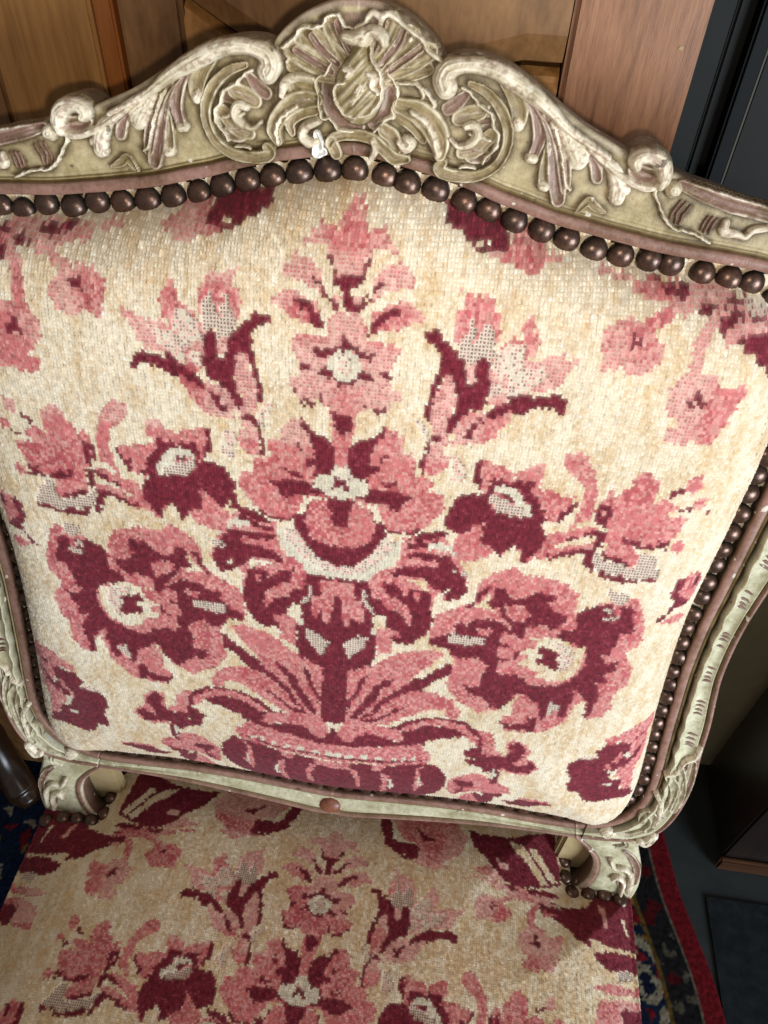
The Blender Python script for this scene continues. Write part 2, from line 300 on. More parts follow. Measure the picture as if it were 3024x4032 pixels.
RELIEF = """scroll~ w 22 956,-2888,130 923,-2964,135 964,-3050,120 1098,-3098,90 1285,-3106,90 1491,-3061,100 1680,-2976,105 1887,-2868,95 2101,-2737,75 2280,-2600,60 2538,-2467,50 2768,-2354,40
acanthus~ o 14 1555,-2972,50 1674,-2857,80 1755,-2714,90 1754,-2597,80
acanthus~ m 15 1725,-2940,40 1889,-2794,65 1974,-2638,75 2005,-2463,70 1969,-2290,55
acanthus~ m 17 1877,-2861,50 2048,-2691,70 2148,-2534,90 2218,-2298,100 2267,-2078,100 2319,-1877,80
acanthus~ w 18 2109,-2637,30 2204,-2479,35 2277,-2303,35 2350,-2060,35 2431,-1990,40
acanthus~ o 13 2112,-2411,30 2106,-2227,50 2127,-2040,60 2162,-1992,40
acanthus~ w 16 2210,-2645,50 2321,-2477,80 2442,-2329,110 2462,-2294,90
acanthus~ m 13 2519,-2457,40 2639,-2321,70 2692,-2140,65
acanthus~ w 16 2705,-2338,40 2849,-2236,70 2941,-2076,90 2955,-1959,80
acanthus~ m 13 2589,-2315,30 2667,-2207,60 2706,-2121,50
acanthus~ o 12 2555,-1761,20 2609,-1834,40 2661,-1886,50 2735,-1832,50 2857,-1782,20
band~ o 15 1204,-2935,40 1379,-2869,60 1538,-2744,70 1639,-2588,75 1675,-2436,70 1647,-2275,65 1548,-2130,65 1371,-2038,70 1182,-2022,75 1017,-2040,80 950,-2091,70 992,-2145,60
rocaille~ w 14 1120,-2895,25 1216,-2845,30 1332,-2739,30 1458,-2668,30 1502,-2542,30 1576,-2440,35 1546,-2328,30 1464,-2247,25 1428,-2170,25
rocaille~ m 8 1167,-2819,60 1074,-2731,90 989,-2678,80
rocaille~ o 8 1340,-2682,100 1217,-2626,120 1116,-2594,90
rocaille~ m 7 1452,-2620,80 1299,-2597,90 1158,-2574,60
rocaille~ o 7 1488,-2457,90 1336,-2311,110 1195,-2262,80
rocaille~ m 7 1451,-2246,80 1319,-2235,90 1179,-2285,60
rocaille~ w 11 1187,-2099,25 1251,-2130,30 1361,-2114,25
sprig~ w 17 1209,-2530,45 1293,-2543,60 1340,-2481,60 1323,-2407,60 1251,-2353,50 1147,-2326,35 1046,-2397,25
sprig~ w 15 1333,-2432,40 1413,-2433,45 1483,-2402,30
sprig~ w 14 1320,-2431,40 1252,-2450,30
volute~ w 26 3078,-2291,60 3051,-2345,85 3111,-2394,90 3214,-2405,95 3316,-2368,100 3378,-2285,100 3397,-2192,85 3376,-2119,60
volute~ w 20 3374,-2151,50 3296,-2093,50 3159,-2100,50 3012,-2152,50 2860,-2222,40 2703,-2322,40 2548,-2421,40
volute~ m 12 3067,-2252,80 3158,-2209,110 3253,-2205,90
volute~ w 20 3532,-2096,100 3537,-2090,100
valance~ w 13 3382,-2102,35 3343,-2020,35 3424,-1921,30 3506,-1795,30 3615,-1696,30 3762,-1668,30 3941,-1623,30 4087,-1553,25
valance~ h 6 3645,-1981,22 3598,-1857,28 3593,-1776,20
valance~ h 6 3704,-1967,22 3655,-1849,28 3651,-1740,20
valance~ h 6 3766,-1939,22 3713,-1814,28 3696,-1731,20
valance~ h 6 3986,-1839,22 3957,-1755,28 3943,-1685,20
valance~ h 6 4036,-1841,22 4007,-1746,28 3989,-1669,20
valance~ h 6 4088,-1828,22 4058,-1737,28 4045,-1668,20
valance~ w 12 4192,-1791,50 4201,-1696,60 4336,-1681,50 4440,-1657,40 4496,-1738,50 4630,-1778,50
valance~ m 20 3588,-2151,60 3837,-2076,90 4127,-2004,100 4340,-1964,100 4563,-1932,100 4759,-1910,100
shell o 10 29,-2887,100 -304,-3130,130 -532,-3238,140
shell o 10 29,-2887,100 -434,-2996,130 -696,-3103,120
shell o 11 29,-2887,100 -176,-3181,120 -276,-3350,130
shell o 9 29,-2887,100 -433,-2911,100 -698,-2963,90
shell m 6 -369,-3126,90 -467,-3215,70
shell o 11 29,-2887,100 241,-3210,120 324,-3416,140
shell o 10 29,-2887,100 373,-3150,130 536,-3311,140
shell o 10 29,-2887,100 477,-3047,130 737,-3190,120
shell o 9 29,-2887,100 499,-2964,100 751,-3039,80
shell m 6 279,-3102,90 427,-3290,60
shell w 15 -802,-3116,30 -719,-3177,40 -645,-3244,40 -613,-3300,35 -484,-3320,25 -356,-3368,25 -325,-3420,25 -215,-3457,30 -165,-3384,30 -108,-3341,30 -21,-3347,30
shell w 15 -21,-3347,30 72,-3400,30 101,-3454,35 147,-3490,40 227,-3463,50 319,-3488,40 433,-3424,30 581,-3341,30 690,-3274,30 736,-3203,30 887,-3118,30
cartouche o 26 54,-3245,100 43,-3122,120 32,-2997,170 26,-2870,250 25,-2769,280 28,-2683,250 31,-2609,160
cartouche w 27 152,-3197,30 174,-3076,40 234,-2997,40 282,-2860,40 274,-2716,40 173,-2591,40 25,-2535,40 -118,-2568,40 -204,-2680,40 -227,-2765,40 -183,-2840,40 -109,-2853,40
cartouche w 29 -105,-2987,50 -40,-2971,60 -78,-2919,50
cartouche w 28 139,-2949,50 190,-2910,70 177,-2852,50 245,-2786,40
cartouche w 28 -129,-3272,60 -34,-3259,80 60,-3292,90 62,-3245,100 153,-3325,80 257,-3299,70 284,-3234,50
cartouche w 27 64,-2815,80 -13,-2665,60
collar w 15 -278,-3021,30 -334,-2904,30 -441,-2846,30 -406,-2681,30 -379,-2503,30 -268,-2474,30 -164,-2383,30 -19,-2387,30
collar w 15 336,-2967,30 424,-2874,30 455,-2775,30 406,-2654,30 412,-2565,40 314,-2513,40 211,-2398,30
collar m 9 -299,-2805,100 -296,-2630,100 -157,-2460,100 31,-2429,90
collar m 9 363,-2797,80 341,-2619,100 198,-2488,90
featherl w 16 -466,-2858,40 -632,-2867,50 -767,-2800,60 -811,-2679,40
featherl o 15 -431,-2664,90 -651,-2625,120 -823,-2491,110 -905,-2340,100 -864,-2218,60
featherl w 17 -651,-2588,35 -807,-2470,40 -879,-2326,40 -864,-2202,40
featherl o 14 -431,-2560,60 -601,-2509,70 -722,-2416,70 -697,-2317,50
featherl w 17 -413,-2455,50 -550,-2383,60 -585,-2280,60 -498,-2232,70 -428,-2253,50
featherl o 11 -650,-2779,140 -499,-2732,120
featherr w 16 423,-2888,30 586,-2893,40 721,-2838,40 828,-2745,40 848,-2703,40
featherr w 14 687,-2850,30 718,-2780,40
featherr o 16 471,-2674,90 673,-2630,140 833,-2523,160 930,-2379,140 954,-2226,80
featherr w 18 607,-2625,30 765,-2533,45 861,-2404,50 928,-2240,50
featherr o 14 445,-2568,60 618,-2491,70 727,-2394,60 765,-2351,40
featherr w 17 496,-2313,40 569,-2257,60 633,-2309,60 577,-2366,50
featherr o 11 320,-2422,90 426,-2354,100 468,-2233,70
ribbon o 15 -290,-2233,60 -222,-2309,65 -17,-2349,70 189,-2327,75 331,-2229,80 457,-2145,80 594,-2149,50
ribbon o 15 -255,-2252,80 -201,-2146,80
ribbon w 16 207,-2305,40 237,-2214,50 198,-2132,40
chip x 13 -429,-2331,40 -394,-2240,60 -410,-2144,70 -341,-2150,50
corner~ w 16 6489,6979,50 6486,7196,50 6346,7360,40 6317,7545,40
corner~ m 15 6496,7414,70 6555,7808,100 6603,8266,90 6586,8708,60
corner~ g 15 6317,7545,50 6439,7881,70 6537,8329,80 6532,8821,70
corner~ w 17 6132,7769,50 6275,7690,50
corner~ g 16 6182,7850,70 6370,8132,90 6455,8543,80 6436,8996,70
corner~ m 14 6222,8310,50 6374,8661,80 6407,9105,60
corner~ w 16 6102,8387,50 6255,8642,60 6327,9023,50 6307,9389,50
corner~ g 17 6049,9299,60 6043,9044,80 6191,9058,90 6309,9284,80 6234,9565,60
corner~ g 14 6192,9630,50 5943,9829,60 5670,9819,40
corner~ w 17 5528,9856,140 5539,9864,140
corner~ w 16 6197,9979,70 6323,10000,110 6411,9760,90
post_leaf~ m 12 6043,10494,50 6253,10722,90 6449,11137,90 6503,11608,60
post_leaf~ w 14 5830,10839,50 5967,11095,60 6187,11092,60 6387,11396,70 6454,11935,70
post_leaf~ w 14 6021,11532,50 6105,11416,60 6279,11611,60 6317,12039,60
post_leaf~ m 11 6189,11637,60 6319,11911,60
post_leaf~ g 12 5860,10374,50 6020,10274,60 5929,10022,50
acanthus~ m 17 1956,-2776,48 2107,-2649,65 2243,-2422,75 2329,-2184,75 2378,-1986,55
acanthus~ w 16 2314,-2512,47 2463,-2416,75 2515,-2384,60
acanthus~ w 14 1926,-2274,47 1980,-2264,50
acanthus~ w 14 2113,-2001,47 2155,-1992,50
acanthus~ w 15 1738,-2619,48 1764,-2580,60
acanthus~ w 15 2908,-1955,48 2966,-1940,70
acanthus~ w 13 2998,-2068,47 3034,-2032,50
shell m 17 -204,-3012,47 -402,-3165,52 -476,-3249,47
shell m 16 -268,-2937,47 -499,-3033,52 -647,-3106,47
shell m 17 -78,-3146,47 -179,-3303,52 -213,-3381,47
shell m 17 251,-3031,47 415,-3235,52 470,-3360,47
shell m 16 335,-2981,47 550,-3135,52 685,-3240,47
shell m 17 163,-3163,47 233,-3344,52 260,-3439,47
crack k 4 5101,9504,16 5100,9780,13 5094,10079,16 5092,10217,16
white_chip x 5 4995,9563,22 5091,9528,26
white_chip x 5 5081,10165,20 5120,10265,24"""
RUG_MOTIFS = """gold 391 111 406 119 413 108 397 101
red 387 104 415 108 420 121 416 134 401 135 393 124
blue2 397 131 416 134 416 118 399 115
cream 411 133 422 135 421 113 414 112
cream 390 95 403 87 415 76 424 62 425 47 421 50 417 61 405 72 387 81
gold 403 90 417 92 411 82
red 391 67 404 68 409 60 393 58
cream 392 46 408 57 415 46 424 38 426 24 415 11 402 9 393 22
navy 395 43 406 47 414 34 416 23 404 18 397 29
red 413 58 425 47 433 31 422 18 424 35
gold 421 41 436 25 436 3 429 -7 428 13
cream 417 3 428 10 432 -3 418 -16
red 401 6 414 2 406 -10
gold 422 205 428 191 423 183
cream 414 164 419 158 419 145
red 408 160 417 155 408 143
red -508 146 -488 161 -488 137
red -475 98 -463 107 -458 86 -466 78
cream -478 116 -462 122 -459 108
cream -516 129 -503 135 -500 120
red -504 105 -484 112 -490 101
cream -486 54 -482 58 -473 35 -476 35
gold -466 81 -459 84 -457 72
red -543 177 -530 183 -515 169 -530 158
gold -518 88 -502 94 -496 73
cream -539 115 -525 124 -518 103"""

# ------------------------------------------------------------------ helpers
def lin(r, g, b):
    f = lambda c: (c / 255 / 12.92) if c / 255 <= 0.04045 else ((c / 255 + 0.055) / 1.055) ** 2.4
    return np.array([f(r), f(g), f(b)])

def lattice(shape_xy, scale, seed):
    """smooth value noise at points (N,2), range 0..1"""
    r = np.random.default_rng(seed)
    tab = r.random((257, 257))
    p = np.asarray(shape_xy, float) / scale + 100.0
    i = np.floor(p).astype(int); f = p - i
    f = f * f * (3 - 2 * f)
    a = tab[i[:, 0] % 256, i[:, 1] % 256]; b = tab[(i[:, 0] + 1) % 256, i[:, 1] % 256]
    c = tab[i[:, 0] % 256, (i[:, 1] + 1) % 256]; d = tab[(i[:, 0] + 1) % 256, (i[:, 1] + 1) % 256]
    return (a * (1 - f[:, 0]) + b * f[:, 0]) * (1 - f[:, 1]) + (c * (1 - f[:, 0]) + d * f[:, 0]) * f[:, 1]

def make_mesh(name, verts, faces, mat=None, vcol=None, ccol=None, smooth=True):
    """faces: (N,3) or (N,4) array or list of lists; vcol per vertex, ccol per corner"""
    verts = np.asarray(verts, np.float32)
    me = bpy.data.meshes.new(name)
    if isinstance(faces, np.ndarray):
        n, k = faces.shape
        me.vertices.add(len(verts)); me.vertices.foreach_set('co', verts.ravel())
        me.loops.add(n * k); me.loops.foreach_set('vertex_index', faces.astype(np.int32).ravel())
        me.polygons.add(n)
        me.polygons.foreach_set('loop_start', np.arange(0, n * k, k, dtype=np.int32))
        me.polygons.foreach_set('loop_total', np.full(n, k, dtype=np.int32))
        me.update(calc_edges=True)
    else:
        me.from_pydata([tuple(map(float, v)) for v in verts], [], faces)
    me.validate()
    if vcol is not None:
        a = me.color_attributes.new('Col', 'FLOAT_COLOR', 'POINT')
        c = np.ones((len(verts), 4), np.float32); c[:, :3] = vcol
        a.data.foreach_set('color', c.ravel())
    if ccol is not None:
        a = me.color_attributes.new('Col', 'FLOAT_COLOR', 'CORNER')
        c = np.ones((len(ccol), 4), np.float32); c[:, :3] = ccol
        a.data.foreach_set('color', c.ravel())
    if smooth:
        me.polygons.foreach_set('use_smooth', np.ones(len(me.polygons), bool))
    if mat is not None:
        me.materials.append(mat)
    return me

def obj(name, me, parent=None, label=None, cat=None, group=None, kind=None):
    o = bpy.data.objects.new(name, me)
    COL.objects.link(o)
    if parent is not None:
        o.parent = parent
    if label: o['label'] = label
    if cat: o['category'] = cat
    if group: o['group'] = group
    if kind: o['kind'] = kind
    return o

def spline(p, per=12, closed=False):
    p = np.array(p, float)
    q = np.vstack([p[-1], p, p[:2]]) if closed else np.vstack([2 * p[0] - p[1], p, 2 * p[-1] - p[-2]])
    out = []
    n = len(p) if closed else len(p) - 1
    t = np.linspace(0, 1, per, endpoint=False)[:, None]
    for i in range(1, n + 1):
        a, b, c, d = q[i - 1], q[i], q[i + 1], q[i + 2]
        out.append(.5 * ((2 * b) + (-a + c) * t + (2 * a - 5 * b + 4 * c - d) * t ** 2 + (-a + 3 * b - 3 * c + d) * t ** 3))
    if not closed:
        out.append(p[-1:])
    return np.vstack(out)

def resample(p, n=None, step=None):
    s = np.r_[0, np.cumsum(np.linalg.norm(np.diff(p, axis=0), axis=1))]
    if n is None:
        n = int(round(s[-1] / step)) + 1
    g = np.linspace(0, s[-1], n)
    return np.stack([np.interp(g, s, p[:, k]) for k in range(p.shape[1])], 1)

def inside_poly(P, poly):
    ins = np.zeros(len(P), bool)
    b = np.roll(poly, -1, 0)
    for (ax, ay), (bx, by) in zip(poly, b):
        if ay == by: continue
        c = (ay > P[:, 1]) != (by > P[:, 1])
        ins ^= c & (P[:, 0] < (bx - ax) * (P[:, 1] - ay) / (by - ay) + ax)
    return ins

def signed_dist(P, poly):
    d2 = np.full(len(P), 9.0)
    b = np.roll(poly, -1, 0)
    for a_, b_ in zip(poly, b):
        e = b_ - a_; w = P - a_
        t = np.clip((w @ e) / (e @ e + 1e-12), 0, 1)
        dd = w - t[:, None] * e
        d2 = np.minimum(d2, dd[:, 0] ** 2 + dd[:, 1] ** 2)
    d = np.sqrt(d2)
    return np.where(inside_poly(P, poly), d, -d)

# ------------------------------------------------------------------ materials
def new_mat(name):
    mt = bpy.data.materials.new(name); mt.use_nodes = True
    nt = mt.node_tree
    return mt, nt, nt.nodes['Principled BSDF']

def node(nt, kind, **kw):
    n = nt.nodes.new(kind)
    for k, v in kw.items():
        if k.startswith('in_'):
            n.inputs[k[3:].replace('_', ' ')].default_value = v
        else:
            setattr(n, k, v)
    return n

def mixrgb(nt, a, b, fac, blend='MIX'):
    n = nt.nodes.new('ShaderNodeMix'); n.data_type = 'RGBA'; n.blend_type = blend
    for s, v in ((n.inputs[0], fac), (n.inputs[6], a), (n.inputs[7], b)):
        if hasattr(v, 'is_output'): nt.links.new(v, s)
        else: s.default_value = v if isinstance(v, (int, float)) else (*v, 1)
    return n.outputs[2]

def ramp(nt, src, stops):
    r = nt.nodes.new('ShaderNodeValToRGB')
    nt.links.new(src, r.inputs[0])
    e = r.color_ramp.elements
    e[0].position, e[0].color = stops[0][0], (*stops[0][1], 1)
    e[1].position, e[1].color = stops[-1][0], (*stops[-1][1], 1)
    for p, c in stops[1:-1]:
        x = e.new(p); x.color = (*c, 1)
    return r.outputs[0]

def noise(nt, scale, detail=3, rough=0.6, vec=None, dist=0.0):
    n = node(nt, 'ShaderNodeTexNoise')
    n.inputs['Scale'].default_value = scale; n.inputs['Detail'].default_value = detail
    n.inputs['Roughness'].default_value = rough; n.inputs['Distortion'].default_value = dist
    if vec is not None: nt.links.new(vec, n.inputs['Vector'])
    return n.outputs['Fac']

def bump(nt, bsdf, height, strength, dist):
    b = node(nt, 'ShaderNodeBump')
    b.inputs['Strength'].default_value = strength; b.inputs['Distance'].default_value = dist
    nt.links.new(height, b.inputs['Height']); nt.links.new(b.outputs[0], bsdf.inputs['Normal'])

def fabric_material():
    mt, nt, bs = new_mat('needlepoint_wool')
    at = node(nt, 'ShaderNodeAttribute', attribute_name='Col')
    tc = node(nt, 'ShaderNodeTexCoord')
    n1 = noise(nt, 900, 2, .7, tc.outputs['Object'])
    n2 = noise(nt, 14, 4, .6, tc.outputs['Object'])
    c = mixrgb(nt, at.outputs['Color'], ramp(nt, n1, [(.25, (.80, .80, .80)), (.75, (1.14, 1.14, 1.14))]), 1.0, 'MULTIPLY')
    c = mixrgb(nt, c, ramp(nt, n2, [(.3, (.90, .88, .84)), (.7, (1.06, 1.06, 1.06))]), 1.0, 'MULTIPLY')
    nt.links.new(c, bs.inputs['Base Color'])
    bs.inputs['Roughness'].default_value = .82
    bs.inputs['Specular IOR Level'].default_value = .25
    bs.inputs['Sheen Weight'].default_value = .08
    bs.inputs['Sheen Roughness'].default_value = .5
    bump(nt, bs, n1, .5, .0006)
    return mt

def paint_material():
    mt, nt, bs = new_mat('worn_painted_wood')
    at = node(nt, 'ShaderNodeAttribute', attribute_name='Col')
    tc = node(nt, 'ShaderNodeTexCoord')
    big = noise(nt, 46, 6, .72, tc.outputs['Object'])
    fine = noise(nt, 260, 4, .7, tc.outputs['Object'])
    spk = noise(nt, 120, 2, .5, tc.outputs['Object'])
    c = mixrgb(nt, at.outputs['Color'], ramp(nt, big, [(.34, (.62, .58, .46)), (.56, (1.02, 1.01, .98)), (.72, (1.14, 1.13, 1.12))]), 1.0, 'MULTIPLY')
    c = mixrgb(nt, c, ramp(nt, fine, [(.3, (.72, .68, .62)), (.6, (1.08, 1.08, 1.08))]), .8, 'MULTIPLY')
    c = mixrgb(nt, c, tuple(lin(226, 216, 198)), ramp(nt, spk, [(.70, (0, 0, 0)), (.735, (.8, .8, .8))]))
    c = mixrgb(nt, c, tuple(lin(70, 52, 36)), ramp(nt, spk, [(.26, (.75, .75, .75)), (.295, (0, 0, 0))]))
    nt.links.new(c, bs.inputs['Base Color'])
    nt.links.new(ramp(nt, fine, [(.3, (.34, .34, .34)), (.7, (.58, .58, .58))]), bs.inputs['Roughness'])
    bs.inputs['Specular IOR Level'].default_value = .45
    bump(nt, bs, fine, .35, .0012)
    return mt

def nail_material():
    mt, nt, bs = new_mat('aged_bronze')
    tc = node(nt, 'ShaderNodeTexCoord'); oi = node(nt, 'ShaderNodeObjectInfo')
    n = noise(nt, 300, 4, .7, tc.outputs['Object'])
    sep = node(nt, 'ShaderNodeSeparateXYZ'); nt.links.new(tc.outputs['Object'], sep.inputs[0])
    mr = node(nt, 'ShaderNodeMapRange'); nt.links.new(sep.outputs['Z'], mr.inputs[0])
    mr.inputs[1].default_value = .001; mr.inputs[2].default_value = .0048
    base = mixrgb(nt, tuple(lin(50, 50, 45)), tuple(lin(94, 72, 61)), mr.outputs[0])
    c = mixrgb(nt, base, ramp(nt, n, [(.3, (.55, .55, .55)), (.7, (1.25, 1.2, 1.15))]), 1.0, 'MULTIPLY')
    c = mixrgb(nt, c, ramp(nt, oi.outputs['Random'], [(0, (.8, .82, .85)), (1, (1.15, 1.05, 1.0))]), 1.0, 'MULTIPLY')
    nt.links.new(c, bs.inputs['Base Color'])
    bs.inputs['Metallic'].default_value = .6
    nt.links.new(ramp(nt, n, [(.3, (.22, .22, .22)), (.75, (.42, .42, .42))]), bs.inputs['Roughness'])
    bump(nt, bs, n, .25, .0006)
    return mt

def wood_material(name, dark, mid, light, grain=(9, 9, .7), rough=.42, seed=0.0, coat=0.25):
    mt, nt, bs = new_mat(name)
    tc = node(nt, 'ShaderNodeTexCoord'); mp = node(nt, 'ShaderNodeMapping')
    mp.inputs['Scale'].default_value = grain; mp.inputs['Location'].default_value = (seed, seed * 1.7, seed * .3)
    nt.links.new(tc.outputs['Object'], mp.inputs['Vector'])
    g1 = noise(nt, 6, 6, .65, mp.outputs[0], .15)
    g2 = noise(nt, 40, 3, .6, mp.outputs[0], .2)
    big = noise(nt, 5, 3, .5, tc.outputs['Object'])
    c = ramp(nt, g1, [(.28, dark), (.5, mid), (.74, light)])
    c = mixrgb(nt, c, ramp(nt, g2, [(.3, (.80, .76, .70)), (.6, (1.05, 1.05, 1.05))]), .8, 'MULTIPLY')
    c = mixrgb(nt, c, ramp(nt, big, [(.3, (.78, .74, .70)), (.7, (1.12, 1.1, 1.08))]), .8, 'MULTIPLY')
    nt.links.new(c, bs.inputs['Base Color'])
    bs.inputs['Roughness'].default_value = rough
    bs.inputs['Coat Weight'].default_value = coat; bs.inputs['Coat Roughness'].default_value = .3
    bump(nt, bs, g2, .12, .001)
    return mt

def plain_material(name, col, rough=.7, nscale=30, amp=.25):
    mt, nt, bs = new_mat(name)
    tc = node(nt, 'ShaderNodeTexCoord')
    n = noise(nt, nscale, 5, .65, tc.outputs['Object'])
    c = mixrgb(nt, tuple(col), ramp(nt, n, [(.3, (1 - amp,) * 3), (.7, (1 + amp,) * 3)]), 1.0, 'MULTIPLY')
    nt.links.new(c, bs.inputs['Base Color'])
    bs.inputs['Roughness'].default_value = rough; bs.inputs['Specular IOR Level'].default_value = .12
    bump(nt, bs, n, .15, .002)
    return mt

M_FABRIC = fabric_material()
M_PAINT = paint_material()
M_NAIL = nail_material()
M_PINE = wood_material('aged_pine', lin(134, 90, 46), lin(182, 130, 74), lin(206, 156, 98))
M_PINE2 = wood_material('brown_pine_panel', lin(100, 68, 40), lin(142, 102, 64), lin(168, 124, 80), (7, 7, 2.2), seed=3.1)
M_ORANGE = wood_material('orange_pine_edge', lin(124, 66, 24), lin(170, 100, 44), lin(190, 122, 62), seed=5.2)
M_REDWOOD = wood_material('reddish_stained_wood', lin(112, 72, 48), lin(152, 104, 72), lin(172, 122, 88), (34, 34, 3.0), seed=8.4)
M_DARKWOOD = wood_material('dark_mahogany', lin(14, 9, 7), lin(26, 17, 13), lin(40, 27, 20), seed=2.0, rough=.35)
M_LEGWOOD = wood_material('brown_carved_wood', lin(22, 13, 8), lin(44, 27, 15), lin(66, 42, 25), seed=4.0, rough=.3)
M_GILT = wood_material('golden_brown_moulding', lin(34, 17, 6), lin(66, 36, 14), lin(88, 52, 22), (1, 9, 9), seed=6.0)
M_GAP = plain_material('black_shadow_gap', lin(14, 12, 11), .9)
M_WALL = plain_material('dull_olive_plaster', lin(150, 140, 112), .85, 12, .12)
M_SLATE = plain_material('dark_slate_mat', lin(24, 27, 30), .9, 60, .5)
M_FLOOR = plain_material('grey_stone_floor', lin(44, 46, 46), .6, 18, .2)
M_DARKGREY = plain_material('dark_grey_paint', lin(31, 31, 29), .5, 8, .12)
M_BLACK = plain_material('black_paint', lin(11, 11, 12), .5, 8, .1)
M_BROWNGREY = plain_material('dark_brown_grey_paint', lin(31, 28, 26), .5, 8, .12)
M_TRIM = plain_material('grey_trim', lin(78, 74, 68), .5, 8, .1)
M_MUSLIN = plain_material('tan_calico', lin(168, 146, 108), .85, 60, .12)

# ------------------------------------------------------------------ needlepoint pattern
C_LIGHT, C_TAN = lin(244, 232, 210), lin(216, 184, 142)
C_PALE = lin(234, 220, 196)
C_PINKS = [lin(210, 114, 114), lin(222, 150, 142), lin(192, 84, 90)]
C_DARKS = [lin(124, 32, 48), lin(104, 24, 38), lin(142, 52, 64)]
C_NET, C_HOLE = lin(226, 208, 188), lin(96, 40, 50)

def parse(txt):
    out = []
    for ln in txt.strip().split('\n'):
        k, *v = ln.split()
        out.append((k, np.array(v, float).reshape(-1, 2) / 1000.0))
    return out

POLYS = parse(PATTERN)
POLYS_SEAT = POLYS + parse(SEAT_EXTRA)
CODES = 'clpdno'

def classify(P, polys):
    """stitch class of every pattern point (N,2)"""
    cls = np.zeros(len(P), np.int8)
    for k, q in polys:
        for sgn in (1, -1):
            qq = q * [sgn, 1]
            lo, hi = qq.min(0), qq.max(0)
            idx = np.nonzero((P[:, 0] >= lo[0]) & (P[:, 0] <= hi[0]) & (P[:, 1] >= lo[1]) & (P[:, 1] <= hi[1]))[0]
            if len(idx):
                cls[idx[inside_poly(P[idx], qq)]] = CODES.index(k)
    return cls

def stitch_colors(P, cls, seed, soil=0.0):
    r = np.random.default_rng(seed)
    n = len(P)
    lo = lattice(P, .09, seed + 1) * .35 + lattice(P, .03, seed + 2) * .35 + lattice(P, .011, seed + 8) * .30
    streak = lattice(P * [1, .22], .008, seed + 3)
    w = np.clip(.32 + soil + (lo - .5) * 1.15 + (streak - .5) * .8 + r.normal(0, .22, n), 0, 1)[:, None]
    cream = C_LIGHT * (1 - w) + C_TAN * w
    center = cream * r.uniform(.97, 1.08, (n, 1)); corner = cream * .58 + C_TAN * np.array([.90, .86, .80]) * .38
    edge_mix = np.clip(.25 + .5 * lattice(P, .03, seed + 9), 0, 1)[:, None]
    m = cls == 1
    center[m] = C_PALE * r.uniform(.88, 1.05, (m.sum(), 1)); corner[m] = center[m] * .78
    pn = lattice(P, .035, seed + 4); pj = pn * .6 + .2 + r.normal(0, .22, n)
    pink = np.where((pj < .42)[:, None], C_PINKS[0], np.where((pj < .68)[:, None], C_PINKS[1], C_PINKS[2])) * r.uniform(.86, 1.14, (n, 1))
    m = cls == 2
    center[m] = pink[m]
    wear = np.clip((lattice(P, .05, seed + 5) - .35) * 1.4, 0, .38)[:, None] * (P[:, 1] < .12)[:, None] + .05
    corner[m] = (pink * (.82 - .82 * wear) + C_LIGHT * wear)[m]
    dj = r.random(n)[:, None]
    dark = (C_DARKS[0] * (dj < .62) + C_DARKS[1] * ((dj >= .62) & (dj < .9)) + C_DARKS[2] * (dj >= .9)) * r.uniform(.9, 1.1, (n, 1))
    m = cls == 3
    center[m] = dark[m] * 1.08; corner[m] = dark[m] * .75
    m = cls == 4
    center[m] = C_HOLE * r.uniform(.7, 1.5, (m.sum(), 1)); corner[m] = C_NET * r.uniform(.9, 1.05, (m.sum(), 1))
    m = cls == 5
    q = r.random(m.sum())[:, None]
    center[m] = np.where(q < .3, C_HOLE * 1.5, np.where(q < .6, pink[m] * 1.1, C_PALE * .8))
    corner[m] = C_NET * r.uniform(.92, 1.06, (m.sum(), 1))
    glint = (r.random(n) < .02) & np.isin(cls, (0, 1, 2))  # painted glints: random stitch centres get a brighter colour
    center[glint] = np.minimum(center[glint] * 1.45, .92)
    return center, corner

